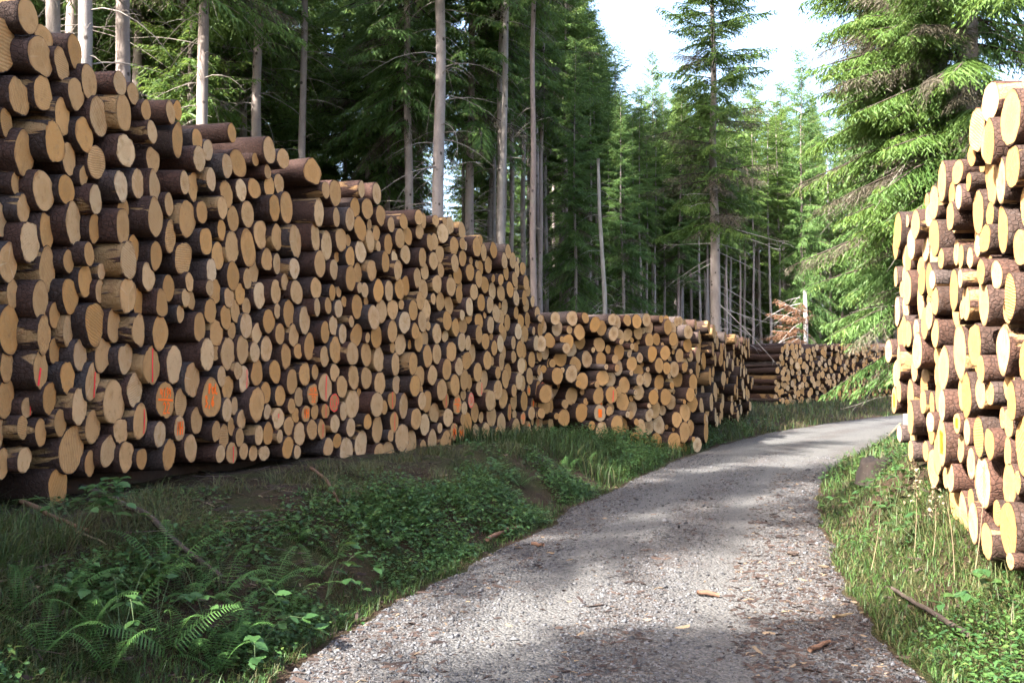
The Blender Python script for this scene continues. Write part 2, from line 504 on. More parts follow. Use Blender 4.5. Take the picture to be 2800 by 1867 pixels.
# ------------------------------------------------------------------ logs
def log_arrays(R, L, seed, seg=32, rings=6, face_seg=None):
    """bark body (face end at z=0, body to z=-L) and sawn face; local x along the pile, y up, z out of the pile."""
    g = np.random.default_rng(seed)
    th = np.arange(seg) / seg * 2 * np.pi
    prof = np.ones(seg)
    for m, a in ((2, 0.085), (3, 0.05), (4, 0.03), (5, 0.02), (7, 0.012)):
        prof += a * g.normal() * 0.7 * np.cos(m * th + g.uniform(0, 6.3))
    prof += g.normal(0, 0.006, seg)
    rv = g.random(3)
    zs = np.concatenate([[0.0, -0.03], -L * (np.linspace(0, 1, rings)[1:])])
    taper = 1 + g.uniform(-0.07, 0.10) * (-zs / L)
    bx = g.normal(0, 0.012) * (-zs); by = g.normal(0, 0.008) * (-zs)
    V = []; FC = []
    for k, z in enumerate(zs):
        pk = prof + (g.normal(0, 0.012, seg) if k > 1 else 0)
        r = R * taper[k] * pk
        V.append(np.stack([bx[k] + r * np.cos(th), by[k] + r * np.sin(th), np.full(seg, z)], 1))
        FC.append(np.stack([np.cos(th) * R, np.full(seg, z), np.sin(th) * R], 1))
    r = R * prof * 0.90                                   # inner edge of the bark ring at the sawn end
    V.append(np.stack([r * np.cos(th), r * np.sin(th), np.zeros(seg)], 1))
    FC.append(np.stack([np.cos(th) * R, np.zeros(seg), np.sin(th) * R], 1))
    nr = len(zs)
    V = np.concatenate(V); FC = np.concatenate(FC)
    j = np.arange(seg); j1 = (j + 1) % seg
    Q = [np.stack([k * seg + j, k * seg + j1, (k + 1) * seg + j1, (k + 1) * seg + j], 1)[:, ::-1] for k in range(nr - 1)]
    Q.append(np.stack([nr * seg + j, nr * seg + j1, j1, j], 1)[:, ::-1])
    Q = np.concatenate(Q)
    back = ((nr - 1) * seg + j)[None, ::-1]               # rear end
    # sawn face
    fr = prof * R * 0.965
    ragged = g.random() < 0.4
    fs = fr * (1 + (g.uniform(-0.055, 0.045, seg) if ragged else g.uniform(-0.008, 0.008, seg)))
    a0 = g.uniform(-0.9, 0.9) + math.pi / 2 * (g.random() < 0.3)
    fv = [np.array([[0, 0, 0.002]])]
    ff = [np.array([[0, 0, 0]])]
    tilt = g.normal(0, 0.035, 2)
    for q in (0.5, 0.88, 1.0):
        x = fs * q * np.cos(th); y = fs * q * np.sin(th)
        fv.append(np.stack([x, y, np.full(seg, 0.002) + (g.normal(0, 0.0012, seg) if q < 1 else 0)], 1))
        X, Y = x / R, y / R
        ff.append(np.stack([X * math.cos(a0) - Y * math.sin(a0), X * math.sin(a0) + Y * math.cos(a0), np.zeros(seg)], 1))
    fv = np.concatenate(fv); ff = np.concatenate(ff)
    tri = np.stack([np.zeros(seg, int), 1 + j, 1 + j1], 1)
    fq = np.concatenate([np.stack([1 + k * seg + j, 1 + (k + 1) * seg + j, 1 + (k + 1) * seg + j1, 1 + k * seg + j1], 1) for k in range(2)])
    return V, Q, back, FC, fv, tri, fq, ff, rv

def frame(pos, yaw, pitch=0.0, roll=0.0):
    """local x -> along the pile, y -> up, z -> outwards (yaw: angle of the pile tangent from the view axis; side +1 left pile)."""
    n = Vector((math.cos(yaw) * math.cos(pitch), -math.sin(yaw) * math.cos(pitch), math.sin(pitch)))
    up = Vector((0, 0, 1))
    t = up.cross(n).normalized()
    u = n.cross(t)
    m = Matrix((t, u, n)).transposed().to_4x4()
    m.translation = Vector(pos)
    return m

GLY = {
 '4': [[(.15, 1), (.08, .45), (.9, .42)], [(.68, .85), (.66, 0)]], '1': [[(.25, .72), (.58, 1), (.55, 0)]],
 '3': [[(.1, .93), (.7, 1), (.8, .78), (.4, .55), (.85, .33), (.6, .02), (.1, .06)]],
 '2': [[(.1, .78), (.4, 1), (.8, .8), (.65, .45), (.08, .05), (.95, 0)]],
 '6': [[(.78, 1), (.3, .62), (.15, .22), (.5, 0), (.85, .2), (.7, .45), (.22, .36)]],
 '0': [[(.5, 1), (.15, .7), (.15, .3), (.5, 0), (.85, .3), (.85, .7), (.5, 1)]],
 'M': [[(.05, 0), (.15, 1), (.5, .3), (.85, 1), (.95, 0)]], 'H': [[(.1, 1), (.12, 0)], [(.9, 1), (.88, 0)], [(.1, .5), (.9, .52)]],
 'P': [[(.15, 0), (.15, 1), (.7, .95), (.82, .72), (.2, .48)]], 'a': [[(.8, .55), (.3, .62), (.1, .3), (.4, 0), (.8, .2), (.8, .6), (.95, .02)]],
 'l': [[(.2, 1), (.2, .06), (.95, 0)]], ',': [[(.5, .12), (.3, -.25)]],
}
def text(s, x0, x1, y0, y1):
    out = []; w = (x1 - x0) / len(s)
    for k, ch in enumerate(s):
        for st in GLY[ch]:
            out.append([(x0 + w * (k + 0.06 + 0.88 * a), y0 + (y1 - y0) * b) for a, b in st])
    return out
_circ = [[(0.90 * math.cos(a), 0.90 * math.sin(a)) for a in np.linspace(0, 2 * math.pi, 25)]]
MARKS = {   # name: (list of (material, strokes, half width), words)
 'N': ([("orange", text("4134", -.62, .66, .16, .66) + [[(-.86, .06), (0, .03), (.86, -.04)]] + text("22", -.32, .52, -.72, -.12), .042)], "orange number 4134 over 22"),
 'Q': ([("orange", text("Pal", -.36, .66, .22, .74) + text("3,6", -.78, .30, -.42, .10), .050)], "orange letters Pal 3,6"),
 'K': ([("orange", text("MH", -.5, .62, -.55, .60), .055)], "orange letters MH"),
 'C': ([("red", text("3,6", -.62, .62, -.40, .42) + _circ, .040)], "red circled 3,6"),
 'O': ([("red", text("30", -.5, .5, -.40, .42) + _circ, .045)], "red circled 30"),
 'T': ([("orange", text("36", -.55, .55, -.40, .30), .07), ("red", [[(.06, .9), (.04, -.9)]], .035)], "orange 36 crossed by a red stripe"),
 'U': ([("orange", text("Pal", -.6, .6, -.45, .35), .07)], "smeared orange letters"),
 'R': ([("red", [[(.12, .93), (.08, 0), (.10, -.93)]], .045)], "full red vertical stripe"),
 'r': ([("red", [[(.28, .55), (.22, -.85)]], .05)], "red stripe beside its centre"),
 'E': ([("red", [[(.50, .72), (.56, 0), (.48, -.78)]], .05)], "red stripe near its edge"),
 's': ([("red", [[(-.05, .10), (-.2, -.35), (-.35, -.9)]], .09)], "smudged red streak low down"),
 'd': ([("red", [[(.02, .45), (.08, .02)]], .05)], "short red dash"),
 'D': ([("orange", [[(-.2, .5), (-.1, -.5)], [(.15, .45), (.2, -.5)]], .12)], "orange paint smear"),
}
def mark_mesh(strokes, hw, R):
    V = []; F = []
    for st in strokes:
        p = np.array(st) * R * 0.93
        d = np.gradient(p, axis=0)
        nrm = np.stack([-d[:, 1], d[:, 0]], 1)
        nrm /= np.maximum(np.linalg.norm(nrm, axis=1, keepdims=True), 1e-6)
        e = p.copy()
        b = len(V)
        for k in range(len(p)):
            w = hw * 1.35 * R * (0.85 + 0.3 * random.random())
            V.append((*(e[k] + nrm[k] * w), 0.0048)); V.append((*(e[k] - nrm[k] * w), 0.0048))
        for k in range(len(p) - 1):
            F.append((b + 2 * k, b + 2 * k + 1, b + 2 * k + 3, b + 2 * k + 2))
    return np.array(V), np.array(F)

# --- pile faces in plan (x, depth); normals point at the road
class Pile:
    def __init__(self, pts, side, yaws, L, name):
        self.p = np.array(pts, float); self.side = side; self.yaws = yaws; self.L = L; self.name = name
        self.circ = []          # s, h, R, protrusion, yaw or None, mark, pitch
        d = np.diff(self.p, axis=0)
        self.seg = np.linalg.norm(d, axis=1)
        self.s0 = np.concatenate([[0], np.cumsum(self.seg)])
        self.t = d / self.seg[:, None]
        # outward normal: left pile faces right (+x), right pile faces left
        self.nrm = np.stack([self.t[:, 1], -self.t[:, 0]], 1) * (1 if side > 0 else -1)
    def hit(self, sx, sy, off=0.0):
        d = ray(sx, sy)
        best = None
        for k in range(len(self.seg)):
            a = self.p[k] + self.nrm[k] * off
            t = self.t[k]
            # d2*lam = a + t*u
            A = np.array([[d[0], -t[0]], [d[1], -t[1]]])
            det = np.linalg.det(A)
            if abs(det) < 1e-6: continue
            lam, u = np.linalg.solve(A, a)
            lo = -1e9 if k == 0 else -0.02
            hi = 1e9 if k == len(self.seg) - 1 else self.seg[k] + 0.02
            if lam > 0 and lo <= u <= hi:
                if best is None or lam < best[0]:
                    best = (lam, self.s0[k] + u)
        if best is None:
            return None
        lam, s = best
        return s, EYE + d[2] * lam, d[1] * lam
    def pos(self, s, h, off=0.0):
        k = int(np.clip(np.searchsorted(self.s0, s) - 1, 0, len(self.seg) - 1))
        q = self.p[k] + self.t[k] * (s - self.s0[k])
        # blend normals a little between segments
        q = q + self.nrm[k] * off
        return np.array([q[0], q[1], h])
    def yaw(self, s):
        return np.interp(s, self.s0, self.yaws)

# tiles of the photograph: offset x, offset y, scale; rows: cx cy w h bark [mark]
TILES = []
def tile(ox, oy, sc, s): TILES.append((ox, oy, sc, s))
tile(0, 0, 5.004, """390 230 290 480 330|60 610 400 790 60|600 790 300 600 200|590 520 250 330 -150|850 815 200 450 60|985 840 180 480 -30
1190 1095 220 480 60|1640 1145 190 330 300|1825 1295 160 310 60|225 1330 290 540 100|575 1290 280 480 110|1030 1310 220 450 200|15 1420 90 440 0
1990 1497 140 290 200|1625 1553 200 525 200|1325 1625 240 560 60|800 1650 230 500 100""")
tile(0, 0, 2.521, """1175 775 70 148 140|1222 762 62 140 -20""")
tile(0, 313, 5.004, """135 205 160 400 0|300 440 250 640 60|755 425 260 590 300|950 570 170 480 -60|1190 255 240 490 120|1100 700 120 290 -40|1265 690 260 470 0
1720 500 260 460 270|2080 240 130 330 250|2085 690 190 370 -60|45 680 240 880 0|205 870 120 350 -20|535 1030 290 590 160|885 1035 230 420 150|1305 1185 160 430 220
1655 980 180 430 230|1905 950 165 430 110|2095 920 140 440 60|265 1280 165 420 100|80 1395 190 520 20|2125 1410 190 550 330|2310 1230 110 340 80|990 1555 190 620 60
1160 1505 150 435 0|640 1650 160 540 -50|505 1775 270 570 200|1685 1560 170 500 330|1660 1330 170 300 -60""")
tile(0, 626, 5.004, """240 410 230 570 220|30 890 170 600 0|180 915 150 410 -20|565 900 220 520 220|690 650 220 590 0|850 490 140 340 60|1225 420 130 340 300|1755 490 220 530 400
1380 625 105 240 0|1830 260 140 360 -60|2120 400 150 420 130|2040 630 180 390 170|1005 900 200 530 130|1165 820 180 480 0|1285 770 90 360 -60|1705 950 205 550 300
1825 970 110 420 -60|2280 840 150 400 60|2210 1000 170 370 250|800 1150 140 370 80|190 1480 270 690 80|650 1405 180 525 250|735 1570 120 400 -60|960 1330 140 420 40
1300 1400 250 620 220|1455 1225 180 490 60|1870 1405 170 460 250|2190 1410 210 500 150|1660 1740 180 470 60""")
tile(0, 939, 5.004, """110 300 180 430 20|135 650 220 560 -60|565 370 190 520 260 s|930 400 190 460 170|1135 215 170 450 80|1400 230 220 500 -20|1330 545 180 530 80 r|2050 335 230 530 180 R
310 855 160 300 0 E|655 735 170 470 180|1130 775 200 520 220|1525 800 290 630 130|1775 660 210 480 80|2265 775 250 535 150 N|290 1140 145 350 130|540 1210 155 390 150
900 1075 155 390 200|1050 1395 330 670 60|1265 1130 210 470 40|1625 1125 210 380 60|1910 1060 200 480 120 E|2185 1240 160 370 180|20 1200 150 450 0|310 1595 190 370 30
50 1640 170 440 0|1260 1560 130 370 -30|1445 1520 220 430 60|1690 1498 205 435 80|1930 1575 135 330 60|2310 1518 180 410 150|795 1940 300 480 40""")
tile(470, 313, 5.004, """820 255 120 270 450|1310 520 175 370 400|1520 605 180 280 120|1925 785 240 380 350|75 350 150 460 100|385 570 165 370 250|345 400 150 320 -30|480 480 150 300 -40
755 705 140 350 230|905 670 230 380 60|1165 590 90 200 150|1310 785 95 205 260|535 890 130 330 200|195 940 125 340 200|265 980 150 400 -30|745 1090 190 360 40|945 1035 160 310 60
1125 1015 165 310 80|1330 985 160 280 60|1465 950 140 290 -30|690 1275 140 320 280|390 1345 155 320 40|230 1420 210 550 60|1405 1280 150 360 260|1565 1275 180 430 60
1035 1365 190 360 80|835 1430 165 350 0|2105 1035 115 240 400|2235 1075 165 370 60|2010 1375 140 380 300|2250 1410 95 270 150|678 1580 120 290 60|1220 1660 180 410 40
1430 1680 150 370 60|1668 1730 155 460 100|1970 1650 130 360 200""")
tile(470, 626, 5.004, """20 180 140 450 40|120 400 240 470 20|465 170 175 390 200|645 380 170 390 40|830 290 190 450 60|1025 290 210 510 60|2110 225 160 385 60|1305 450 160 310 100
1410 470 100 300 -30|1675 540 145 300 150|2025 480 150 380 220|2215 555 110 290 60|560 550 140 330 150|1120 540 130 330 -60|830 670 170 400 100|225 700 120 260 180|530 790 110 230 200
600 890 150 370 -20|195 910 115 260 160|260 980 110 260 -30|1020 720 120 290 70|770 940 140 290 80|930 940 140 300 0|1210 885 160 390 60|1430 845 135 350 120|1530 760 100 250 60
1690 865 160 360 70|1970 810 150 310 170|2190 880 85 230 100|2140 1040 90 240 120|2265 1145 105 280 30|1940 1125 80 260 200|115 1155 105 250 70|380 1350 160 410 160|545 1140 160 360 110
750 1205 150 340 60|870 1080 120 330 0|1000 1100 120 250 -30|995 1290 170 360 60|1320 1270 160 350 160|1465 1150 90 220 100|1590 1155 155 380 60|1795 1230 150 390 80|815 1390 110 250 -20
630 1490 180 390 60|1180 1415 140 300 60|1478 1435 130 310 80|1722 1508 135 320 60|1855 1615 140 380 40|2130 1390 110 330 120|2210 1300 115 290 0|2310 1430 110 280 -20|2235 1645 150 390 40
950 1600 170 400 60|1135 1655 140 290 80|1290 1640 170 345 30""")
tile(470, 939, 5.004, """35 295 200 550 60|290 500 205 500 60|455 210 190 460 220|635 10 160 230 0|765 170 190 460 60|525 730 265 565 150 Q|140 765 170 400 30|690 460 120 280 100|755 580 150 350 -30
910 360 110 260 120|970 430 150 370 -20 E|1130 415 175 350 30|1410 385 155 330 120|1560 175 140 340 60|1725 0 130 210 60|2095 175 115 310 140|1650 525 150 350 90|1820 420 160 320 60
1950 390 90 225 30|2220 405 135 245 60|2100 605 195 380 40 R|1280 675 150 310 60|1480 715 150 300 80|1145 855 225 455 230|1310 935 110 210 20|1450 1020 175 290 60 d|770 895 130 340 80
860 900 90 250 -30|945 980 115 280 30|335 1055 170 350 70|105 1150 150 350 100 K|605 1200 115 300 170|730 1290 135 350 40|805 1190 100 250 -30|910 1255 125 260 60|1190 1255 120 270 200
1315 1230 140 320 50|1475 1270 85 190 90|1610 1135 150 260 30|1640 855 110 220 90|1730 730 125 270 20|1935 695 150 315 90 N|1830 960 120 245 50 K|1700 980 110 200 0|1950 935 110 210 20
2100 925 115 210 60 R|2225 810 135 275 40 C|1760 1220 165 320 30|1915 1185 150 290 50|2030 1175 110 270 -20 r|2230 1095 135 255 90|1585 1420 160 310 90|255 1430 180 380 90|675 1480 130 260 200
815 1480 140 330 30 r|980 1470 130 230 60|1110 1500 130 220 30|1260 1500 150 230 60|1715 1480 100 200 30|2140 1415 140 260 80|2260 1330 120 210 30|2325 590 150 320 30|2340 920 100 270 40""")
tile(933, 0, 2.521, """140 1305 45 125 100|245 1335 62 150 30|95 1430 68 140 40|180 1440 85 150 10|275 1490 65 150 0|535 1500 62 112 100|650 1520 50 80 100|340 1545 50 110 40|430 1530 60 110 30""")
tile(933, 622, 2.521, """350 1190 54 132 30 R|365 1340 62 140 20 R|720 1190 44 112 20 R|800 1220 56 142 30 N|895 1190 40 112 20 O|955 1110 52 116 30 E|780 1405 54 124 20 T|828 1412 48 112 20 U
1253 1315 34 96 20 N|1293 1122 24 76 10 D|1323 1212 24 84 10 D|1294 1372 24 76 10 D|1387 1100 20 78 10 O|1440 1085 26 110 10 T|1160 1272 26 112 10 R|1352 1345 26 92 10 r
700 40 84 140 20|836 112 42 92 60|935 135 62 146 90|985 180 40 124 10|1125 232 40 120 110|1212 290 30 116 20|1100 360 38 90 110|1010 250 50 120 0|640 100 60 120 20|540 30 60 110 20""")

LEFT = Pile([(-4.75, 1.2), (-4.15, 4.4), (-3.42, 6.5), (-2.62, 9.8), (-1.08, 13.2), (0.27, 16.1)], +1, [math.radians(a) for a in (0, 1, 4, 13, 22, 24)], 3.6, "left")
def read_tiles(P, tiles):
    for ox, oy, sc, s in tiles:
        for ent in s.replace("\n", "|").split("|"):
            e = ent.split()
            cx, cy, w, h, b = map(float, e[:5])
            mk = e[5] if len(e) > 5 else None
            sx, sy = ox + cx / sc, oy + cy / sc
            r0 = P.hit(sx, sy, 0.0)
            if r0 is None: continue
            z = r0[2]
            off = float(np.clip(b / sc * z / (FS * 0.9), -0.14, 0.42)) * 0.36 - 0.02
            r0 = P.hit(sx, sy, off)
            if r0 is None: continue
            s_, hh, z = r0
            R = 0.5 * h / sc * z / FS
            X = (sx - 1400) / FS
            asp = np.clip(w / h, 0.12, 0.95)
            # aspect = |sin a - X cos a|
            q = math.hypot(1, X); ph = math.atan(X)
            want = math.asin(np.clip(asp / q, -1, 1))
            yaw = (want + ph) if P.side > 0 else (ph - want)
            yd = P.yaw(s_)
            yaw = float(np.clip(yaw, yd - 0.24, yd + 0.24)) * 0.85 + yd * 0.15
            P.circ.append([s_, hh, R, off, yaw, mk, 0.0])

read_tiles(LEFT, TILES)

def relax(P, it=60, keep=0.5):
    """push digitised logs apart a little where their bodies would run into one another."""
    c = np.array([[x[0], x[1], x[2]] for x in P.circ])
    o = c[:, :2].copy()
    for _ in range(it):
        d = c[:, None, :2] - c[None, :, :2]
        dist = np.linalg.norm(d, axis=2) + np.eye(len(c)) * 9
        need = (c[:, None, 2] + c[None, :, 2]) * 0.92
        ov = np.clip(need - dist, 0, None)
        push = (d / dist[:, :, None] * ov[:, :, None]).sum(1) * 0.25
        c[:, :2] += push
        c[:, :2] += (o - c[:, :2]) * 0.03
    # shrink what still overlaps
    d = c[:, None, :2] - c[None, :, :2]
    dist = np.linalg.norm(d, axis=2) + np.eye(len(c)) * 9
    ratio = dist / (c[:, None, 2] + c[None, :, 2])
    f = np.clip(ratio.min(1) / 0.86, 0.88, 1.0)
    for x, cc, ff in zip(P.circ, c, f):
        x[0], x[1] = cc[0], cc[1]
        x[2] = cc[2] * ff
relax(LEFT)

def inside(poly, x, y):
    r = np.zeros(len(x), bool); n = len(poly); j = n - 1
    for i in range(n):
        xi, yi = poly[i]; xj, yj = poly[j]
        if yi != yj:
            r ^= ((yi > y) != (yj > y)) & (x < (xj - xi) * (y - yi) / (yj - yi) + xi)
        j = i
    return r

def pack(P, poly_px, radii, tries, slack, off_rng, g, poly_sh=None):
    """fill a face region (photograph pixels -> pile coordinates) with further logs, largest first."""
    poly = poly_sh or [P.hit(*p)[:2] for p in poly_px]
    xs = [p[0] for p in poly]; ys = [p[1] for p in poly]
    arr = np.array([(c[0], c[1], c[2]) for c in P.circ]) if P.circ else np.zeros((0, 3))
    for R in sorted(radii, reverse=True):
        x = g.uniform(min(xs), max(xs), tries); y = g.uniform(min(ys), max(ys), tries)
        ok = inside(poly, x, y)
        x, y = x[ok], y[ok]
        if not len(x): continue
        m = np.zeros(len(x))
        if len(arr):
            m = (np.hypot(arr[:, 0][None] - x[:, None], arr[:, 1][None] - y[:, None]) - (arr[:, 2][None] + R) * slack).min(1)
            ok = m >= 0
            if not ok.any(): continue
            x, y, m = x[ok], y[ok], m[ok]
        k = int(np.argmin(m + 0.10 * (y - min(ys)) * R))
        P.circ.append([float(x[k]), float(y[k]), float(R), g.uniform(*off_rng), None, None, g.normal(0, 0.015)])
        arr = np.vstack([arr, [x[k], y[k], R]])

g = np.random.default_rng(3)
# rest of the long stack on the bank, towards its far end (photograph pixels)
far_poly = [(905, 1230), (905, 590), (1000, 590), (1130, 600), (1225, 605), (1290, 640), (1380, 685), (1425, 715), (1445, 790), (1475, 860), (1500, 950), (1522, 1060), (1525, 1110), (1500, 1168), (1420, 1182), (1310, 1192), (1180, 1228), (1040, 1248)]
pack(LEFT, far_poly, list(np.clip(g.normal(0.116, 0.026, 640), 0.07, 0.185)), 240, 0.95, (-0.08, 0.07), g)
pack(LEFT, far_poly, list(g.uniform(0.05, 0.085, 260)), 120, 0.93, (-0.30, 0.0), g)
# the stack runs on out of view beside the camera
sh0 = LEFT.hit(-40, 1000)[0]
pack(LEFT, None, list(np.clip(g.normal(0.17, 0.03, 150), 0.11, 0.25)), 200, 0.95, (-0.1, 0.1), g, poly_sh=[(0.1, 0.85), (sh0, 0.85), (sh0, 4.2), (1.6, 3.9), (0.1, 2.2)])
# recessed filler logs, added to block light in the gaps of the near half
near_poly = [(-60, 1320), (-60, 40), (90, 60), (240, 190), (470, 330), (700, 400), (880, 470), (1000, 600), (1225, 640), (1425, 740), (1500, 1000), (1510, 1165), (1180, 1220), (700, 1262), (300, 1290)]
pack(LEFT, near_poly, list(g.uniform(0.07, 0.15, 260)), 130, 0.90, (-1.3, -0.55), g)

# right stack beside the road
RIGHT = Pile([(2.86, 4.6), (3.0, 5.5), (4.1, 10.2)], -1, [math.radians(a) for a in (10, 12, 14)], 3.2, "right")
RT = []
RT.append((2300, 150, 2.09, """857 270 105 235 0|850 500 80 200 0|905 500 65 270 20|752 575 48 130 0|675 670 75 140 0|748 725 30 110 0|840 740 60 240 20|925 720 55 250 30|655 790 40 130 0|710 810 40 150 0|750 900 60 260 20
840 910 45 150 0|1025 855 85 240 20|565 845 60 195 0|515 830 25 85 0|610 930 35 190 0|680 920 45 170 0|470 970 55 165 0|525 930 50 140 0|395 950 20 70 0|295 1085 35 160 0|340 1155 35 140 0|410 1080 50 190 10
380 1025 20 90 0|525 1060 45 160 0|470 1110 40 150 0|505 1140 50 190 20|665 1130 35 150 0|740 1160 40 120 0|612 1165 35 120 0|655 1345 50 235 30|738 1420 45 200 0|790 1090 40 130 0|850 1050 70 160 0|930 1000 50 290 0
1010 1100 80 240 30|865 1250 50 150 0|960 1255 70 170 10|1020 1380 70 260 30|850 1410 60 250 20|940 1450 50 180 0|300 1270 20 120 0|390 1270 30 70 0|430 1210 45 110 0|375 1340 30 100 0|455 1400 40 230 20
500 1270 50 150 0|510 1390 45 100 0|570 1290 40 110 0|575 1400 50 160 0|342 1430 40 170 10|310 1490 30 180 0|555 1530 45 170 0|698 1455 30 120 0|740 1275 30 110 0"""))
RT.append((2300, 850, 2.09, """270 230 45 135 20|320 130 50 200 0|400 130 40 160 0|460 110 35 140 0|470 370 50 100 0|395 340 40 130 0|550 260 55 140 0|480 230 60 220 20|560 90 45 160 0|650 235 70 320 40|745 190 70 260 30
890 220 75 280 40|1015 290 80 280 40|840 330 45 170 0|770 470 60 180 20|735 520 60 250 0|855 470 50 140 0|945 480 45 150 0|1015 520 50 220 20|655 490 45 180 0|320 510 30 160 10 D|375 490 35 210 10|470 520 35 150 0
540 500 35 180 0|600 540 40 160 0|630 530 40 190 0|545 650 50 120 0|405 690 45 170 0|368 700 30 100 0|500 690 35 150 0|550 790 50 260 10|625 770 50 280 20 D|685 640 45 120 0 D|745 650 55 200 0|775 690 45 140 0
900 610 30 130 0|940 640 50 180 10|890 760 60 180 10|945 820 45 170 0|670 790 40 170 0|705 860 45 190 0|750 940 40 120 0|830 980 90 300 30|585 950 40 130 0|640 930 45 170 0|965 980 80 240 20|1005 980 35 140 0
815 1210 60 230 20|900 1160 50 150 0|975 1240 100 320 40|885 1310 65 220 20|720 1080 35 140 0|770 1140 35 110 0|1030 1430 50 100 0|430 800 30 130 0|470 800 35 120 0"""))
read_tiles(RIGHT, RT)
relax(RIGHT, 120)
rp = [(2440, 1100), (2440, 640), (2500, 590), (2540, 520), (2640, 440), (2690, 260), (2830, 220), (2900, 300), (2900, 1640), (2760, 1540), (2620, 1430), (2520, 1260)]
for c in RIGHT.circ:
    c[3] += random.uniform(-0.05, 0.07)
pack(RIGHT, rp, list(np.clip(g.normal(0.15, 0.03, 60), 0.09, 0.24)), 200, 0.95, (-0.10, 0.05), g)
pack(RIGHT, rp, list(g.uniform(0.06, 0.12, 150)), 140, 0.92, (-0.30, -0.05), g)

# stack across the curve, its ends turned to the camera
MID = Pile([(0.35, 16.2), (1.3, 17.0), (3.62, 19.2)], +1, [math.radians(a) for a in (50, 50, 44)], 4.6, "mid")
mp = [(1450, 870), (1600, 868), (1640, 872), (1760, 868), (1875, 878), (1892, 960), (1896, 1100), (1895, 1215), (1870, 1240), (1790, 1225), (1700, 1210), (1640, 1185), (1600, 1150), (1480, 1130)]
pack(MID, mp, list(np.clip(g.normal(0.112, 0.036, 520), 0.055, 0.24)), 400, 0.93, (-0.16, 0.14), g)
pack(MID, mp, list(g.uniform(0.05, 0.09, 130)), 160, 0.93, (-0.2, 0.02), g)
for c in MID.circ:                                # ragged near end: logs pulled back
    if c[0] < 1.6: c[3] -= random.uniform(0, 0.4)
for q, mk in ((0, 'r'), (1, 'D'), (3, 'D')):
    tgt = [(1672, 1066), (1632, 1125), (1670, 1100), (1648, 1112), (1835, 1095)][q]
    h_ = MID.hit(*tgt)
    k = min((c for c in MID.circ if c[5] is None), key=lambda c: math.hypot(c[0] - h_[0], c[1] - h_[1]) - c[2] * 0.5)
    k[5] = mk
# stack behind it along the curve
THIRD = Pile([(3.95, 20.2), (5.4, 24.2), (7.35, 29.2)], +1, [math.radians(a) for a in (24, 24, 24)], 4.0, "third")
tp = [(1893, 880), (1935, 905), (1990, 925), (2036, 935), (2044, 1060), (2040, 1126), (1955, 1150), (1896, 1185)]
pack(THIRD, tp, list(np.clip(g.normal(0.145, 0.035, 260), 0.08, 0.24)), 200, 0.95, (-0.2, 0.25), g)
pack(THIRD, tp, list(g.uniform(0.05, 0.09, 120)), 120, 0.93, (-0.2, 0.0), g)
# far stacks along the road
FAR = Pile([(10.2, 36), (12.6, 39.5), (17.5, 44.5), (25, 48.5)], +1, [math.radians(a) for a in (52, 46, 46, 52)], 3.0, "far")
ftop = [(0, 2.7), (5, 2.75), (9, 2.7), (20, 2.85)]
fp = [(0.0, 0.30), (0.55, 0.25), (6, 0.3), (19.5, 0.35), (19.5, 2.95), (9, 2.75), (4, 2.65), (0.6, 2.6), (0.3, 1.6)]
pack(FAR, None, list(np.clip(g.normal(0.105, 0.028, 1250), 0.055, 0.19)), 60, 0.95, (-0.2, 0.15), g, poly_sh=fp)

# bearers under the long stack
all_logs = []
for P in (LEFT, RIGHT, MID, THIRD, FAR):
    for c in P.circ:
        s, h, R, off, yaw, mk, pit = c
        yw = P.yaw(s) + random.gauss(0, 0.045) if yaw is None else yaw
        pos = P.pos(s, h, off)
        if P.side < 0:
            # faces left: outward normal is (-cos, +sin)
            yw = yw + math.pi
        sx, sy = project(pos)
        z = pos[1]
        rpx = R * FS / z
        # how much of it can be seen: aspect
        n = (math.cos(yw), -math.sin(yw))
        vd = np.array([pos[0], pos[1]]); vd = vd / np.linalg.norm(vd)
        face = abs(n[0] * vd[0] + n[1] * vd[1])
        vis = rpx * rpx * (face + 0.15)
        if sx < -rpx or sx > 2800 + rpx * 0.7 or sy < -rpx: vis *= 0.0
        if off < -0.2: vis *= 0.25
        if mk: vis += 4e3
        all_logs.append(dict(P=P, pos=pos, R=R, yaw=yw, pitch=pit, mark=mk, vis=vis, sx=sx, sy=sy, L=P.L * random.uniform(0.97, 1.03)))
all_logs.sort(key=lambda d: -d["vis"])
singles, rest = all_logs[:300], all_logs[300:]

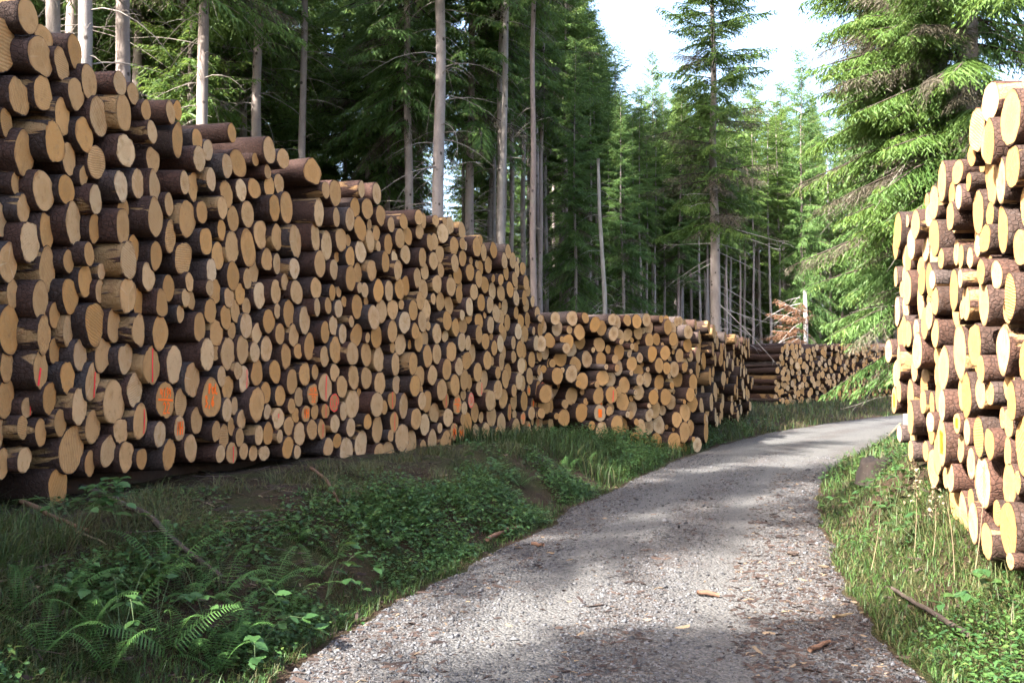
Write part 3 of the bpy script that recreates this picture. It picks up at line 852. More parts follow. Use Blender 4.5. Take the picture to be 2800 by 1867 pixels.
STACK = {"left": ("tall stack", "logs of the tall stack on the bank"),
         "right": ("sunlit stack", "logs of the sunlit stack beside the road"),
         "mid": ("mid stack", "logs of the stack across the curve"),
         "third": ("narrow stack", "logs along the curve"), "far": ("distant stack", "logs of the distant stack")}
def size_word(px):
    return "huge" if px > 58 else "thick" if px > 44 else "middling" if px > 33 else "slim"
_ONES = "zero one two three four five six seven eight nine ten eleven twelve thirteen fourteen fifteen sixteen seventeen eighteen nineteen".split()
_TENS = "x x twenty thirty forty fifty sixty seventy eighty ninety".split()
def numword(n):
    n = int(round(n))
    if n < 20: return _ONES[max(n, 0)]
    if n >= 100: return "hundred"
    return _TENS[n // 10] + ("-" + _ONES[n % 10] if n % 10 else "")
seen_labels = set()
for k, d in enumerate(singles):
    V, Q, back, FC, fv, tri, fq, ff, rv = log_arrays(d["R"], d["L"], 1000 + k, 36)
    if d["P"] is MID: rv = np.array([rv[0], 0.55 + 0.45 * rv[1], 0.95 if rv[2] > 0.75 else rv[2]])
    if d["P"] is RIGHT: rv[2] *= 0.75
    if d["P"] is LEFT: rv[2] *= 0.92
    sm = np.concatenate([np.ones(len(Q), bool), np.zeros(1, bool)]); sm[-37:] = False
    me = mesh_np("spruce_log", V, [Q, back], [M["bark"], M["wood"]], np.concatenate([np.zeros(len(Q)), [1]]), sm, {"fc": FC, "rv": np.tile(rv, (len(V), 1))})
    o = link("spruce_log", me)
    o.matrix_world = frame(d["pos"], d["yaw"], d["pitch"] + random.gauss(0, 0.008))
    mf = mesh_np("cut_face", fv, [tri, fq], [M["wood"]], None, False, {"fc": ff, "rv": np.tile(rv, (len(fv), 1))})
    f = link("cut_face", mf, o)
    ax, dn = 100 * d["sx"] / 2800, 100 * d["sy"] / 1867
    place = f"{numword(ax)} percent across, {numword(dn)} percent down"
    if d["mark"]:
        parts, words = MARKS[d["mark"]]
        for mat, strokes, hw in parts:
            mv, mq = mark_mesh(strokes, hw, d["R"])
            pm = link("paint_mark", mesh_np("paint_mark", mv, mq, [M[mat]], smooth=False), f)
            pm["label"] = words
        lab = f"log marked with {words}, {place}"
    else:
        tone = "orange-brown" if rv[1] > 0.8 else "pale" if rv[0] > 0.62 else "tan"
        lab = f"{size_word(d['R']*FS/d['pos'][1])} {tone} log of {STACK[d['P'].name][0]}, {place} the photo"
    if lab in seen_labels:
        lab = lab.replace(" down", " down, " + ("smaller" if True else "") + " of two") if lab.replace(" down", " down, smaller of two") not in seen_labels else lab.replace(" down", " down, smallest there")
    seen_labels.add(lab)
    tag(o, lab, "log", STACK[d["P"].name][1])

VV = []; TT = []; FCs = []; RVs = []; MI = []; base = 0; QQ = []; FQ = []; BK = {}
qm, tm = [], []
for k, d in enumerate(rest):
    z = d["pos"][1]
    seg = 18 if z < 14 else 12 if z < 25 else 8
    V, Q, back, FC, fv, tri, fq, ff, rv = log_arrays(d["R"], d["L"], 9000 + k, seg, 3)
    if d["P"] is MID: rv = np.array([rv[0], 0.55 + 0.45 * rv[1], 0.95 if rv[2] > 0.75 else rv[2]])
    if d["P"] is LEFT: rv = np.array([rv[0], rv[1], rv[2] * 0.92])
    m = np.array(frame(d["pos"], d["yaw"], d["pitch"] + random.gauss(0, 0.008)))
    for vv, fc_ in ((V, FC), (fv, ff)):
        VV.append(vv @ m[:3, :3].T + m[:3, 3]); FCs.append(fc_); RVs.append(np.tile(rv, (len(vv), 1)))
    QQ.append(Q + base); qm.append(np.zeros(len(Q)))
    QQ.append(fq + base + len(V)); qm.append(np.ones(len(fq)))
    TT.append(tri + base + len(V))
    bl = back[0] + base
    TT.append(np.stack([np.full(len(bl) - 2, bl[0]), bl[1:-1], bl[2:]], 1))
    base += len(V) + len(fv)
QQ = np.concatenate(QQ); TT = np.concatenate(TT); qm = np.concatenate(qm)
me = mesh_np("stacked_logs", np.concatenate(VV), [QQ, TT], [M["bark"], M["wood"]], np.concatenate([qm, np.ones(len(TT))]),
             np.concatenate([qm == 0, np.zeros(len(TT), bool)]), {"fc": np.concatenate(FCs), "rv": np.concatenate(RVs)})
o = link("stacked_logs", me)
tag(o, "hundreds of smaller and farther log ends filling the stacks", "logs", kind="stuff")

# bearers: poles lying along the stack under it
def tube(pts, radii, seg=8, caps=True):
    pts = np.asarray(pts, float); n = len(pts)
    d = np.gradient(pts, axis=0); d /= np.linalg.norm(d, axis=1, keepdims=True) + 1e-9
    V = []
    ref = np.array([0, 0, 1.0]) if abs(d[0, 2]) < 0.9 else np.array([1.0, 0, 0])
    for k in range(n):
        a = np.cross(d[k], ref); a /= np.linalg.norm(a) + 1e-9
        b = np.cross(a, d[k])
        th = np.arange(seg) / seg * 2 * np.pi
        V.append(pts[k] + radii[k] * (np.cos(th)[:, None] * a + np.sin(th)[:, None] * b))
    V = np.concatenate(V)
    j = np.arange(seg); j1 = (j + 1) % seg
    Q = np.concatenate([np.stack([k * seg + j, k * seg + j1, (k + 1) * seg + j1, (k + 1) * seg + j], 1) for k in range(n - 1)])
    T = []
    if caps:
        for a0, rev in ((0, True), ((n - 1) * seg, False)):
            t = np.stack([np.full(seg - 2, a0), a0 + j[1:-1], a0 + j[2:]], 1)
            T.append(t if rev else t[:, ::-1])
        T = np.concatenate(T)
    return V, Q, T

def put_tube(name, pts, radii, mat, seg=8, parent=None):
    V, Q, T = tube(pts, radii, seg)
    return link(name, mesh_np(name, V, [Q, T], [mat]), parent)

for k, off in enumerate((-0.55, -2.6)):
    pts = []
    for s in np.linspace(0.2, LEFT.s0[-1] - 0.3, 12):
        p = LEFT.pos(s, 0, off)
        p[2] = float(height(p[0], p[1])) + 0.03
        pts.append(p)
    o = put_tube("bearer_pole", pts, np.full(12, 0.10), M["twig"], 10)
    tag(o, ["long bearer pole under the front of the tall stack", "long bearer pole under the rear of the tall stack"][k], "pole", "bearers under the tall stack")

# ------------------------------------------------------------------ spruce trees
def crown_mesh(name, H, z0, Lmax, seed, spacing=0.09, sub=0.09, width=0.042, mats=None, grey=0.0, slope_low=-0.25, power=0.6, nb=6, step=0.40, az_rng=None, brown=False, droop=0.55):
    g = np.random.default_rng(seed)
    P = []; D = []; Ln = []; RV = []; MI = []
    WV = []; WQ = []; wb = 0
    z = z0
    while z < H - 0.25:
        fr = (H - z) / max(H - z0, 1e-3)
        for b in range(nb):
            az = g.uniform(0, 2 * np.pi) if az_rng is None else g.uniform(*az_rng)
            L = Lmax * min(1.0, fr ** power) * g.uniform(0.6, 1.12) + 0.12
            if fr > 0.88: L *= g.uniform(0.5, 1.0)
            zb = z + g.uniform(-0.15, 0.15)
            a = slope_low + (0.75 - slope_low) * (1 - fr) ** 1.3 + g.normal(0, 0.08)
            dr = droop * fr
            n = max(3, int(L / spacing))
            u = np.linspace(0.10, 1.0, n) ** 0.9
            rad = np.array([math.cos(az), math.sin(az), 0]); side = np.array([-math.sin(az), math.cos(az), 0])
            sway = g.normal(0, 0.12)
            rr = L * u
            zz = zb + L * (a * u - dr * u ** 2 + 0.35 * dr * u ** 3.5)
            pts = rad * rr[:, None] + side * (sway * rr * u)[:, None]
            pts[:, 2] += zz
            dirs = np.gradient(pts, axis=0); dirs /= np.linalg.norm(dirs, axis=1, keepdims=True) + 1e-9
            isgrey = g.random() < grey * sstep(0.35, 1.0, fr)
            tone = g.random() * 0.55
            # branch wood
            q = np.array([0, n // 2, n - 1])
            w0 = 0.008 + 0.007 * L
            for k in range(3):
                w = w0 * (1, 0.65, 0.2)[k]
                c = pts[q[k]] if k else np.array([0, 0, zb])
                WV.append(c + side * w); WV.append(c - side * w * 0.6 + np.array([0, 0, w])); WV.append(c - side * w * 0.6 - np.array([0, 0, w]))
            for k in range(2):
                for e in range(3):
                    e1 = (e + 1) % 3
                    WQ.append((wb + 3 * k + e, wb + 3 * k + e1, wb + 3 * k + 3 + e1, wb + 3 * k + 3 + e))
            wb += 9
            for sgn in (1, -1):
                tl = np.clip(0.42 * L * (1 - u) + 0.16, 0.14, 0.75) * g.uniform(0.6, 1.15, n)
                dn = g.uniform(0.15, 0.75, n) * (0.35 + 0.65 * fr)
                d = dirs * 0.62 + sgn * side * g.uniform(0.45, 0.95, n)[:, None]
                d[:, 2] -= dn
                d /= np.linalg.norm(d, axis=1, keepdims=True)
                P.append(pts + g.normal(0, 0.02, (n, 3))); D.append(d); Ln.append(tl)
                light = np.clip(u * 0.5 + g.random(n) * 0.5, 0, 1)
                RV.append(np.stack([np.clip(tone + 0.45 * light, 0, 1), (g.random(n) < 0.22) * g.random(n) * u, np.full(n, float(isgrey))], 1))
        z += step * g.uniform(0.8, 1.25)
    P = np.concatenate(P); D = np.concatenate(D); Ln = np.concatenate(Ln); RV = np.concatenate(RV)
    # twigs -> sub twigs
    ns = np.maximum(1, (Ln / sub).astype(int))
    idx = np.repeat(np.arange(len(P)), ns)
    k_in = np.concatenate([np.arange(n) for n in ns]) + 0.6
    f = k_in / ns[idx]
    p = P[idx] + D[idx] * (Ln[idx] * f)[:, None]
    p[:, 2] -= 0.25 * Ln[idx] * f ** 2
    lat = np.cross(D[idx], np.array([0, 0, 1.0])); lat /= np.linalg.norm(lat, axis=1, keepdims=True) + 1e-9
    sg = np.where(np.arange(len(idx)) % 2 == 0, 1.0, -1.0)
    sd = D[idx] * g.uniform(0.4, 0.9, len(idx))[:, None] + lat * (sg * g.uniform(0.3, 0.9, len(idx)))[:, None]
    sd[:, 2] -= g.uniform(0.1, 0.8, len(idx))
    sd /= np.linalg.norm(sd, axis=1, keepdims=True)
    sl = g.uniform(0.09, 0.21, len(idx)) * (1.15 - 0.5 * f) * (sub / 0.09) ** 0.5
    P2 = np.concatenate([P, p]); D2 = np.concatenate([D, sd]); L2 = np.concatenate([Ln, sl]); R2 = np.concatenate([RV, RV[idx]])
    R2[:, 0] = np.clip(R2[:, 0] + g.normal(0, 0.12, len(R2)), 0, 1)
    m = len(P2)
    rnd = g.normal(size=(m, 3))
    w = np.cross(D2, rnd); w /= np.linalg.norm(w, axis=1, keepdims=True) + 1e-9
    wd = width * g.uniform(0.6, 1.25, m)[:, None]
    thin = np.where(R2[:, 2:3] > 0.5, 0.45, 1.0)
    mid = P2 + D2 * (L2 * 0.4)[:, None]
    tip = P2 + D2 * L2[:, None]
    tip[:, 2] -= 0.12 * L2
    V = np.stack([P2, mid + w * wd * thin * 0.5, tip, mid - w * wd * thin * 0.5], 1).reshape(-1, 3)
    F = (np.arange(m)[:, None] * 4 + np.arange(4)[None, :])
    RA = np.repeat(R2, 4, 0)
    mi = (R2[:, 2] > 0.5).astype(int)
    WV = np.array(WV); WQ = np.array(WQ) + len(V)
    V = np.concatenate([V, WV]); RA = np.concatenate([RA, np.zeros((len(WV), 3))])
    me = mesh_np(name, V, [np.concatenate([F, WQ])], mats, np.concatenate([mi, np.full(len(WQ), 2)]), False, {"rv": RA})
    return me

def trunk_mesh(name, H, r0, seed, seg=12, lean=0.0, mat=None, broken=False):
    g = np.random.default_rng(seed)
    n = 26
    u = np.linspace(0, 1, n)
    zz = u * H - 0.4 * (1 - u)
    ph = g.uniform(0, 6.3, 4)
    bx = 0.05 * np.sin(zz * 0.35 + ph[0]) + 0.02 * np.sin(zz * 1.1 + ph[1]) + lean * zz
    by = 0.05 * np.sin(zz * 0.31 + ph[2]) + 0.02 * np.sin(zz * 0.9 + ph[3])
    r = r0 * ((1 - u) ** 0.8 * 0.97 + 0.03) * (1 + 0.35 * np.exp(-zz / 0.5).clip(0, 1.5))
    if broken: r = r0 * (1 - 0.45 * u)
    pts = np.stack([bx, by, zz], 1)
    V, Q, T = tube(pts, r, seg)
    V = V + g.normal(0, 0.004, V.shape)
    return mesh_np(name, V, [Q, T], [mat or M["trunk"]]), (zz, bx, by, r)

def dead_mesh(name, z0, z1, count, lmin, lmax, seed, mat, tr=None, thick=0.012, az_rng=None, up=0.0, forks=0.5, dr_rng=(0.15, 0.75)):
    g = np.random.default_rng(seed)
    VS = []; QS = []; b = 0
    def add(pts, rad):
        nonlocal b
        V, Q, T = tube(pts, rad, 4, caps=False)
        VS.append(V); QS.append(Q + b); b += len(V)
    for _ in range(count):
        z = g.uniform(z0, z1); az = g.uniform(0, 2 * np.pi) if az_rng is None else g.uniform(*az_rng)
        L = g.uniform(lmin, lmax) * (0.35 if g.random() < 0.45 else 1.0)
        a = g.normal(0.02 + up, 0.18); dr = g.uniform(*dr_rng)
        u = np.linspace(0, 1, 6)
        cz = 0 if tr is None else np.interp(z, tr[0], tr[1]); cy = 0 if tr is None else np.interp(z, tr[0], tr[2])
        rx = L * u; bend = g.normal(0, 0.12) * L * u ** 2
        pts = np.stack([cz + rx * math.cos(az) - bend * math.sin(az), cy + rx * math.sin(az) + bend * math.cos(az), z + L * (a * u - dr * u ** 2)], 1)
        pts += g.normal(0, 0.012, pts.shape) * u[:, None]
        w = thick * (0.6 + 0.35 * L)
        add(pts, w * (1 - 0.85 * u))
        if L > 0.6:
            for _k in range(int(forks * L * 3)):
                q = g.uniform(0.3, 0.95); p0 = np.array([np.interp(q, u, pts[:, j]) for j in range(3)])
                d = np.array([math.cos(az + g.normal(0, 0.8)), math.sin(az + g.normal(0, 0.8)), g.uniform(-1.0, 0.15)])
                l = g.uniform(0.12, 0.45)
                add(np.stack([p0, p0 + d * l * 0.5, p0 + d * l + np.array([0, 0, -0.05])]), w * 0.35 * np.array([1, 0.7, 0.2]))
    return mesh_np(name, np.concatenate(VS), np.concatenate(QS), [mat])

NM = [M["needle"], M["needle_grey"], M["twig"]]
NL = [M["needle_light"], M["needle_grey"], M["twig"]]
PROTO = {}
def proto(key, H, r0, z0, Lmax, seed, dz, dcount, dl, mats=NM, **kw):
    tm, tr = trunk_mesh("trunk", H, r0, seed)
    cm = crown_mesh("crown", H + 0.3, z0, Lmax, seed + 1, mats=mats, **kw)
    dm = dead_mesh("dead_branches", dz[0], dz[1], dcount, dl[0], dl[1], seed + 2, M["dead"], tr) if dcount else None
    PROTO[key] = (tm, cm, dm, H)
proto("tall", 26, 0.17, 11.5, 2.5, 21, (2.0, 13.0), 110, (0.5, 2.0), grey=0.25)
proto("tall_b", 25, 0.16, 9.0, 2.7, 31, (1.6, 11.0), 110, (0.5, 2.2), grey=0.3)
proto("mid", 21, 0.14, 5.5, 2.5, 41, (1.2, 8.0), 90, (0.5, 1.8), grey=0.3)
proto("thin", 23, 0.12, 12.5, 1.7, 51, (2.0, 14.0), 80, (0.3, 1.4), mats=NL, grey=0.2)
proto("low", 17, 0.13, 2.2, 2.4, 61, (0.8, 4.0), 40, (0.5, 1.6), mats=NL, grey=0.12)
proto("cone", 17, 0.14, 1.5, 2.7, 71, (0.6, 3.0), 20, (0.5, 1.4), mats=NM, grey=0.05)
proto("edge", 19, 0.20, 0.9, 3.1, 81, (0.8, 8.0), 70, (0.8, 2.4), mats=NL, grey=0.35, spacing=0.06, sub=0.065, width=0.030, nb=5, step=0.38, slope_low=-0.30, power=0.55, droop=0.75)

def tree(kind, x, z, sc=1.0, sxy=None, label=None, group=None, parts=True, rot=None, H=None):
    tm, cm, dm, h0 = PROTO[kind]
    e = bpy.data.objects.new("spruce_tree", None)
    col.objects.link(e)
    e.empty_display_size = 0.3
    if H: sc = H / h0
    e.location = (x, z, float(height(x, z)))
    e.rotation_euler = (random.gauss(0, 0.008), random.gauss(0, 0.008), random.uniform(0, 6.28) if rot is None else rot)
    sxy = sxy or sc * random.uniform(0.9, 1.1)
    e.scale = (sxy, sxy, sc)
    link("trunk", tm, e); link("crown", cm, e)
    if dm: link("dead_branches", dm, e)["kind"] = "stuff"
    tag(e, label, "tree", group)
    return e

def X2(dx, z):                        # column in a 2352 px wide view -> x at that depth
    return (dx - 1176) / 2150 * z

taken = []
def note(x, z): taken.append((x, z))
NAMED = [
    (118, 17, "tall", 1.0, "reddish bare trunk behind the top of the tall stack, first from the edge"),
    (176, 15.5, "tall_b", 1.0, "pale thick trunk behind the high end of the tall stack"),
    (272, 18, "tall", 1.0, "pale trunk with dead twigs, second thick one above the tall stack"),
    (316, 25, "tall", 0.95, "thin dark trunk just beside the second pale trunk above the stack"),
    (408, 25, "thin", 1.05, "slim grey trunk rising alone from the stack's stepped top"),
    (558, 31, "tall", 1.0, "shaded trunk just behind the straight reddish trunk above the stack"),
    (586, 26, "tall", 1.0, "straight reddish trunk above the middle of the tall stack"),
    (693, 27, "thin", 1.15, "slender grey-pink trunk standing before bright green foliage"),
    (790, 36, "mid", 1.0, "leafy spruce between the slender pink trunk and the grey trunks"),
    (850, 34, "mid", 1.0, "thin grey trunk with dead twigs, outermost of the grey group"),
    (884, 33, "tall_b", 0.9, "slim trunk with many dead twigs beside the grey group"),
    (934, 28, "tall_b", 1.0, "stout shaded trunk left of the tallest pale trunk"),
    (966, 35, "tall", 0.9, "thin trunk half hidden behind the tallest pale trunk"),
    (1003, 24, "tall", 1.05, "tallest straight pale trunk with stubs rising behind the stack"),
    (1082, 30, "tall_b", 1.0, "grey trunk with curved dead branches beyond the stack's lower end"),
    (1152, 28, "thin", 1.1, "thin straight trunk with yellowish crown beyond the stack's end"),
    (1197, 36, "thin", 1.0, "very thin trunk between the yellowish spruce and a thick trunk"),
    (1229, 26, "thin", 0.95, "thick dark trunk rising just beyond the end of the tall stack"),
    (1322, 35, "mid", 0.66, "trunk with drooping dead branches above the stack across the curve"),
    (1436, 38, "mid", 0.60, "trunk beside the broken snag above the stack across the curve"),
    (1290, 42, "low", 1.15, "full green spruce with sloping outline beside the open sky"),
    (1345, 46, "low", 1.05, "green spruce at the lower end of the sloping tree line"),
]
for dx, z, kd, sc, lab in NAMED:
    x = X2(dx, z); note(x, z)
    tree(kd, x, z, sc, label=lab, group="named spruces behind the stacks")
def tree_top(dx, z, topy, kd, lab, sxy=None):
    x = X2(dx, z); note(x, z)
    Ht = (850 - topy) / 2150 * z + EYE - float(height(x, z))
    tree(kd, x, z, H=Ht, sxy=sxy, label=lab, group="spruces standing against the sky")
tree_top(1422, 50, 92, "cone", "conical spruce with pointed top standing against the white sky", 1.0)
tree_top(1512, 56, 112, "cone", "narrow spruce top between the conical spruce and the tall tree", 0.7)
tree_top(1846, 52, 108, "cone", "dark pointed spruce top in the gap beside the overhanging tree", 0.8)
tree_top(1468, 62, 190, "low", "small spruce filling the gap under the open sky", 1.1)
tree_top(1560, 64, 200, "low", "spruce filling in beside the tall bare-trunked tree", 1.1)
tree_top(1740, 60, 185, "low", "bushy spruce beyond the tall tree with bleached branches", 1.2)
tree_top(1800, 66, 180, "low", "far bushy spruce under the open sky", 1.2)

# the tall tree with bleached dead branches in the middle
def special_tree():
    z = 32.0; x = X2(1650, z); note(x, z)
    e = bpy.data.objects.new("spruce_tree", None); col.objects.link(e)
    e.location = (x, z, float(height(x, z)))
    tm, tr = trunk_mesh("trunk", 19.0, 0.21, 301, lean=-0.012)
    link("trunk", tm, e)
    cr = link("crown", crown_mesh("crown", 19.3, 6.4, 2.4, 302, mats=NL, spacing=0.075, sub=0.08, width=0.04, grey=0.35, power=0.30, nb=5, step=0.36, slope_low=-0.05, droop=0.35), e)
    cr.location = (-0.15, 0, 0)
    for k in range(20):
        zz = 1.9 + k * 0.30
        link("dead_branch", dead_mesh("dead_branch", zz, zz + 0.3, 1, 0.9, 2.5, 303 + k, M["deadpale"], tr, 0.013, (-0.9, 0.7), -0.42, 0.9, (-0.10, 0.25)), e)
    for k in range(12):
        zz = 4.0 + k * 0.42
        link("dead_branch", dead_mesh("dead_branch", zz, zz + 0.3, 1, 0.6, 1.9, 403 + k, M["deadpale"], tr, 0.011, (2.3, 4.1), -0.15, 0.9, (-0.10, 0.3)), e)
    tag(e, "tall pale-trunked spruce with long bleached dead branches above the curve", "tree", "named spruces behind the stacks")
special_tree()
def snag():
    z = 33.0; x = X2(1392, z); note(x, z)
    e = bpy.data.objects.new("dead_tree", None); col.objects.link(e)
    h = float(height(x, z)); e.location = (x, z, h)
    Ht = (850 - 362) / 2150 * z + EYE - h
    tm, tr = trunk_mesh("trunk", Ht, 0.10, 311, lean=-0.026, mat=M["deadpale"], broken=True)
    link("trunk", tm, e)
    link("dead_branches", dead_mesh("dead_branches", 1.0, Ht - 0.4, 46, 0.3, 1.3, 312, M["deadpale"], tr, 0.010), e)["kind"] = "stuff"
    tag(e, "bleached dead spruce snag with broken top above the stack", "tree")
snag()
# big tree beside the road on the right, branches to the ground
def road_tree():
    z = 16.5; x = X2(2236, z); note(x, z)
    e = bpy.data.objects.new("spruce_tree", None); col.objects.link(e)
    e.location = (x, z, float(height(x, z)))
    tm, tr = trunk_mesh("trunk", 22.0, 0.235, 321, 14, lean=-0.012)
    link("trunk", tm, e)
    link("crown", crown_mesh("crown", 22.3, 4.2, 3.0, 322, mats=NL, spacing=0.045, sub=0.055, width=0.026, grey=0.42, power=0.42, slope_low=-0.10, droop=0.45, step=0.26, nb=5, az_rng=(2.1, 4.4)), e)
    link("crown", crown_mesh("crown", 22.3, 7.0, 2.6, 323, mats=NM, spacing=0.09, sub=0.09, grey=0.5, power=0.5, az_rng=(-1.3, 1.9), nb=3), e)
    link("dead_branches", dead_mesh("dead_branches", 1.5, 9.0, 70, 0.8, 2.6, 324, M["dead"], tr, 0.012), e)["kind"] = "stuff"
    tag(e, "large spruce with thick knotty trunk and bright branches overhanging the road", "tree")
road_tree()
def low_spruce(dx, z, H, Lmax, seed, lab, az=None, grey=0.2, mats=NL, z0=0.5, nb=5):
    x = X2(dx, z); note(x, z)
    e = bpy.data.objects.new("spruce_tree", None); col.objects.link(e)
    e.location = (x, z, float(height(x, z)))
    tm, tr = trunk_mesh("trunk", H, 0.12, seed, 10)
    link("trunk", tm, e)
    link("crown", crown_mesh("crown", H + 0.3, z0, Lmax, seed + 1, mats=mats, spacing=0.055, sub=0.06, width=0.027, grey=grey, power=0.45, slope_low=-0.12, droop=0.55, step=0.34, az_rng=az, nb=nb), e)
    link("dead_branches", dead_mesh("dead_branches", 0.6, H * 0.6, 45, 0.6, 2.0, seed + 2, M["dead"], tr, 0.010), e)["kind"] = "stuff"
    tag(e, lab, "tree", "spruces on the outside of the curve")
low_spruce(2130, 18.0, 13.5, 2.1, 331, "drooping young spruce with branches hanging low over the road edge", (1.6, 5.2), 0.25, NM, 1.7, 4)
low_spruce(2165, 21.0, 15.0, 2.8, 341, "greyish spruce half hidden behind the drooping young spruce", None, 0.5, NM, 3.2)
low_spruce(2090, 25.0, 13.0, 2.2, 351, "dark lower spruce deeper behind the overhanging branches", (1.0, 5.5), 0.25, NM, 3.6)
# brown dead brush by the far stack
def brush():
    z = 44.5; x = X2(1838, z)
    h = float(height(x, z))
    e = bpy.data.objects.new("dead_tree", None); col.objects.link(e); e.location = (x, z, h)
    link("crown", crown_mesh("crown", 4.6, 2.0, 1.9, 361, mats=[M["needle_brown"], M["needle_brown"], M["deadpale"]], spacing=0.10, sub=0.10, width=0.045, power=0.3, az_rng=(1.8, 4.6)), e)
    tm, tr = trunk_mesh("trunk", 5.2, 0.16, 362, mat=M["deadpale"], broken=True)
    t = link("trunk", tm, e); t.location = (0.25, 0.1, 0)
    link("dead_branches", dead_mesh("dead_branches", 2.6, 5.0, 10, 1.2, 2.6, 363, M["deadpale"], tr, 0.016, (2.4, 4.0), -0.25), e)["kind"] = "stuff"
    tag(e, "dead rust-brown spruce with pale stem above the distant stack", "tree")
brush()

# the wood behind
def free(x, z, dmin):
    for a, b in taken:
        if (a - x) ** 2 + (b - z) ** 2 < dmin * dmin: return False
    zl = float(np.interp(z, _zz, _L)); zr = float(np.interp(z, _zz, _R)); cs = float(np.interp(z, _zz, _cos))
    dl = (zl - x) * cs; dr = (x - zr) * cs
    if dl > 0: return dl > (8.0 if z < 33 else 11.0)
    if dr > 0: return dr > 4.5
    return False
g = np.random.default_rng(77)
cnt = 0
def wood(n, Xr, Zr, kinds, cap=None, dmin=1.7, Hr=(0.85, 1.1), zone=""):
    global cnt
    k = 0; tries = 0
    while k < n and tries < 4000:
        tries += 1
        z = g.uniform(*Zr); X = g.uniform(*Xr); x = X * z
        if not free(x, z, dmin): continue
        kd = kinds[g.integers(len(kinds))]
        h0 = PROTO[kd][3]
        Ht = h0 * g.uniform(*Hr)
        if cap is not None:
            lim = cap(X) * z + EYE - float(height(x, z)) - 0.5
            if lim < 7: continue
            Ht = min(Ht, lim * g.uniform(0.86, 1.0))
        note(x, z); k += 1; cnt += 1
        px = 100 * (1176 + X * 2150) / 2352
        what = {"tall": "bare-stemmed spruce", "tall_b": "spruce with high crown", "mid": "half-bare spruce", "thin": "slender spruce", "low": "leafy spruce", "cone": "dense dark spruce", "edge": "spruce"}[kd]
        depth = "wood edge" if z < 34 else "mid wood" if z < 48 else "deep wood" if z < 62 else "remotest wood"
        lb = f"{what}, {depth} {zone}, {numword(px)} percent across the photo"
        for alt in ("taller ", "shorter ", "darker ", "slanting ", "fuller ", "paler "):
            if lb in seen_labels: lb = alt + lb if not lb.startswith(("taller", "shorter", "darker", "slanting", "fuller", "paler")) else alt + lb.split(" ", 1)[1]
        seen_labels.add(lb)
        tree(kd, x, z, H=Ht, sxy=(Ht / h0) * g.uniform(0.9, 1.2), label=lb, group="spruces of the wood " + zone)
wood(20, (-0.60, -0.27), (21, 34), ["tall", "tall_b", "mid", "low"], zone="behind the tall stack")
wood(16, (-0.60, -0.22), (32, 50), ["low", "mid", "tall_b", "tall", "cone"], zone="behind the tall stack")
wood(12, (-0.24, 0.02), (36, 52), ["low", "thin", "tall", "thin"], zone="behind the tall stack")
wood(34, (-0.60, 0.06), (52, 84), ["mid", "low", "tall", "low"], zone="behind the tall stack")
cap = lambda X: 0.31 if X > 0.10 else 0.36 + (0.10 - X) * 4
wood(46, (0.03, 0.36), (37, 62), ["thin", "thin", "tall", "thin"], cap, 1.3, zone="above the curve")
wood(22, (-0.02, 0.105), (29, 41), ["thin"], None, 1.0, (0.8, 1.0), zone="above the curve")
wood(46, (0.015, 0.34), (35.5, 50), ["thin"], cap, 0.9, zone="above the curve")
wood(44, (0.05, 0.36), (60, 96), ["tall", "mid", "tall", "low"], cap, 1.9, zone="above the curve")
wood(26, (-0.04, 0.42), (66, 104), ["low", "cone"], cap, 2.0, zone="above the curve")
wood(12, (0.385, 0.62), (22, 34), ["tall_b", "mid", "low"], zone="outside the curve")
wood(20, (0.36, 0.62), (34, 62), ["mid", "low", "tall_b"], zone="outside the curve")
# shade trees of the same wood, behind the camera's left shoulder
for k, (x, z, kd, H_, w_) in enumerate([(-6.3, -0.9, "mid", 10.0, "slender"), (-12.5, 0.5, "thin", 21, "tall slim"), (-13.5, 4.5, "thin", 22, "thin-crowned"), (-5.4, -2.8, "mid", 9.0, "young"),
                                    (-16.0, 6.0, "tall", 25, "big"), (-14.5, 11.0, "thin", 22, "narrow"), (-11.3, 1.6, "tall_b", 22, "full"), (-12.6, 4.6, "tall", 24, "high-crowned"), (-10.4, 5.2, "thin", 19, "lean"), (-11.6, -1.6, "thin", 21, "spindly"), (-9.0, 3.0, "mid", 14.5, "half-grown"), (-12.0, 8.4, "tall_b", 23, "bushy")]):
    tree(kd, x, z, H=H_, sxy=0.85, label=w_ + " spruce beside the road out of view, shading the gravel", group="spruces out of view")

# ------------------------------------------------------------------ ground cover
def ground_hit(sx, sy, surf=None):
    d = ray(sx, sy)
    lam = np.linspace(2.0, 60, 3000)
    x = d[0] * lam; z = d[1] * lam; y = EYE + d[2] * lam
    hh = height(x, z)
    k = np.argmax(y < hh)
    return np.array([x[k], z[k], hh[k]])

def rand_bank(n, side, zr, dr_, g, zpow=1.6):
    """points on a bank: dr_ = lateral distance range from the road edge."""
    u = g.random(n)
    a, b = zr
    z = (a ** (1 - zpow) + u * (b ** (1 - zpow) - a ** (1 - zpow))) ** (1 / (1 - zpow))
    lat = g.uniform(dr_[0], dr_[1], n)
    cs = np.interp(z, _zz, _cos)
    x = road_l(z) - lat / cs if side < 0 else road_r(z) + lat / cs
    return x, z, lat

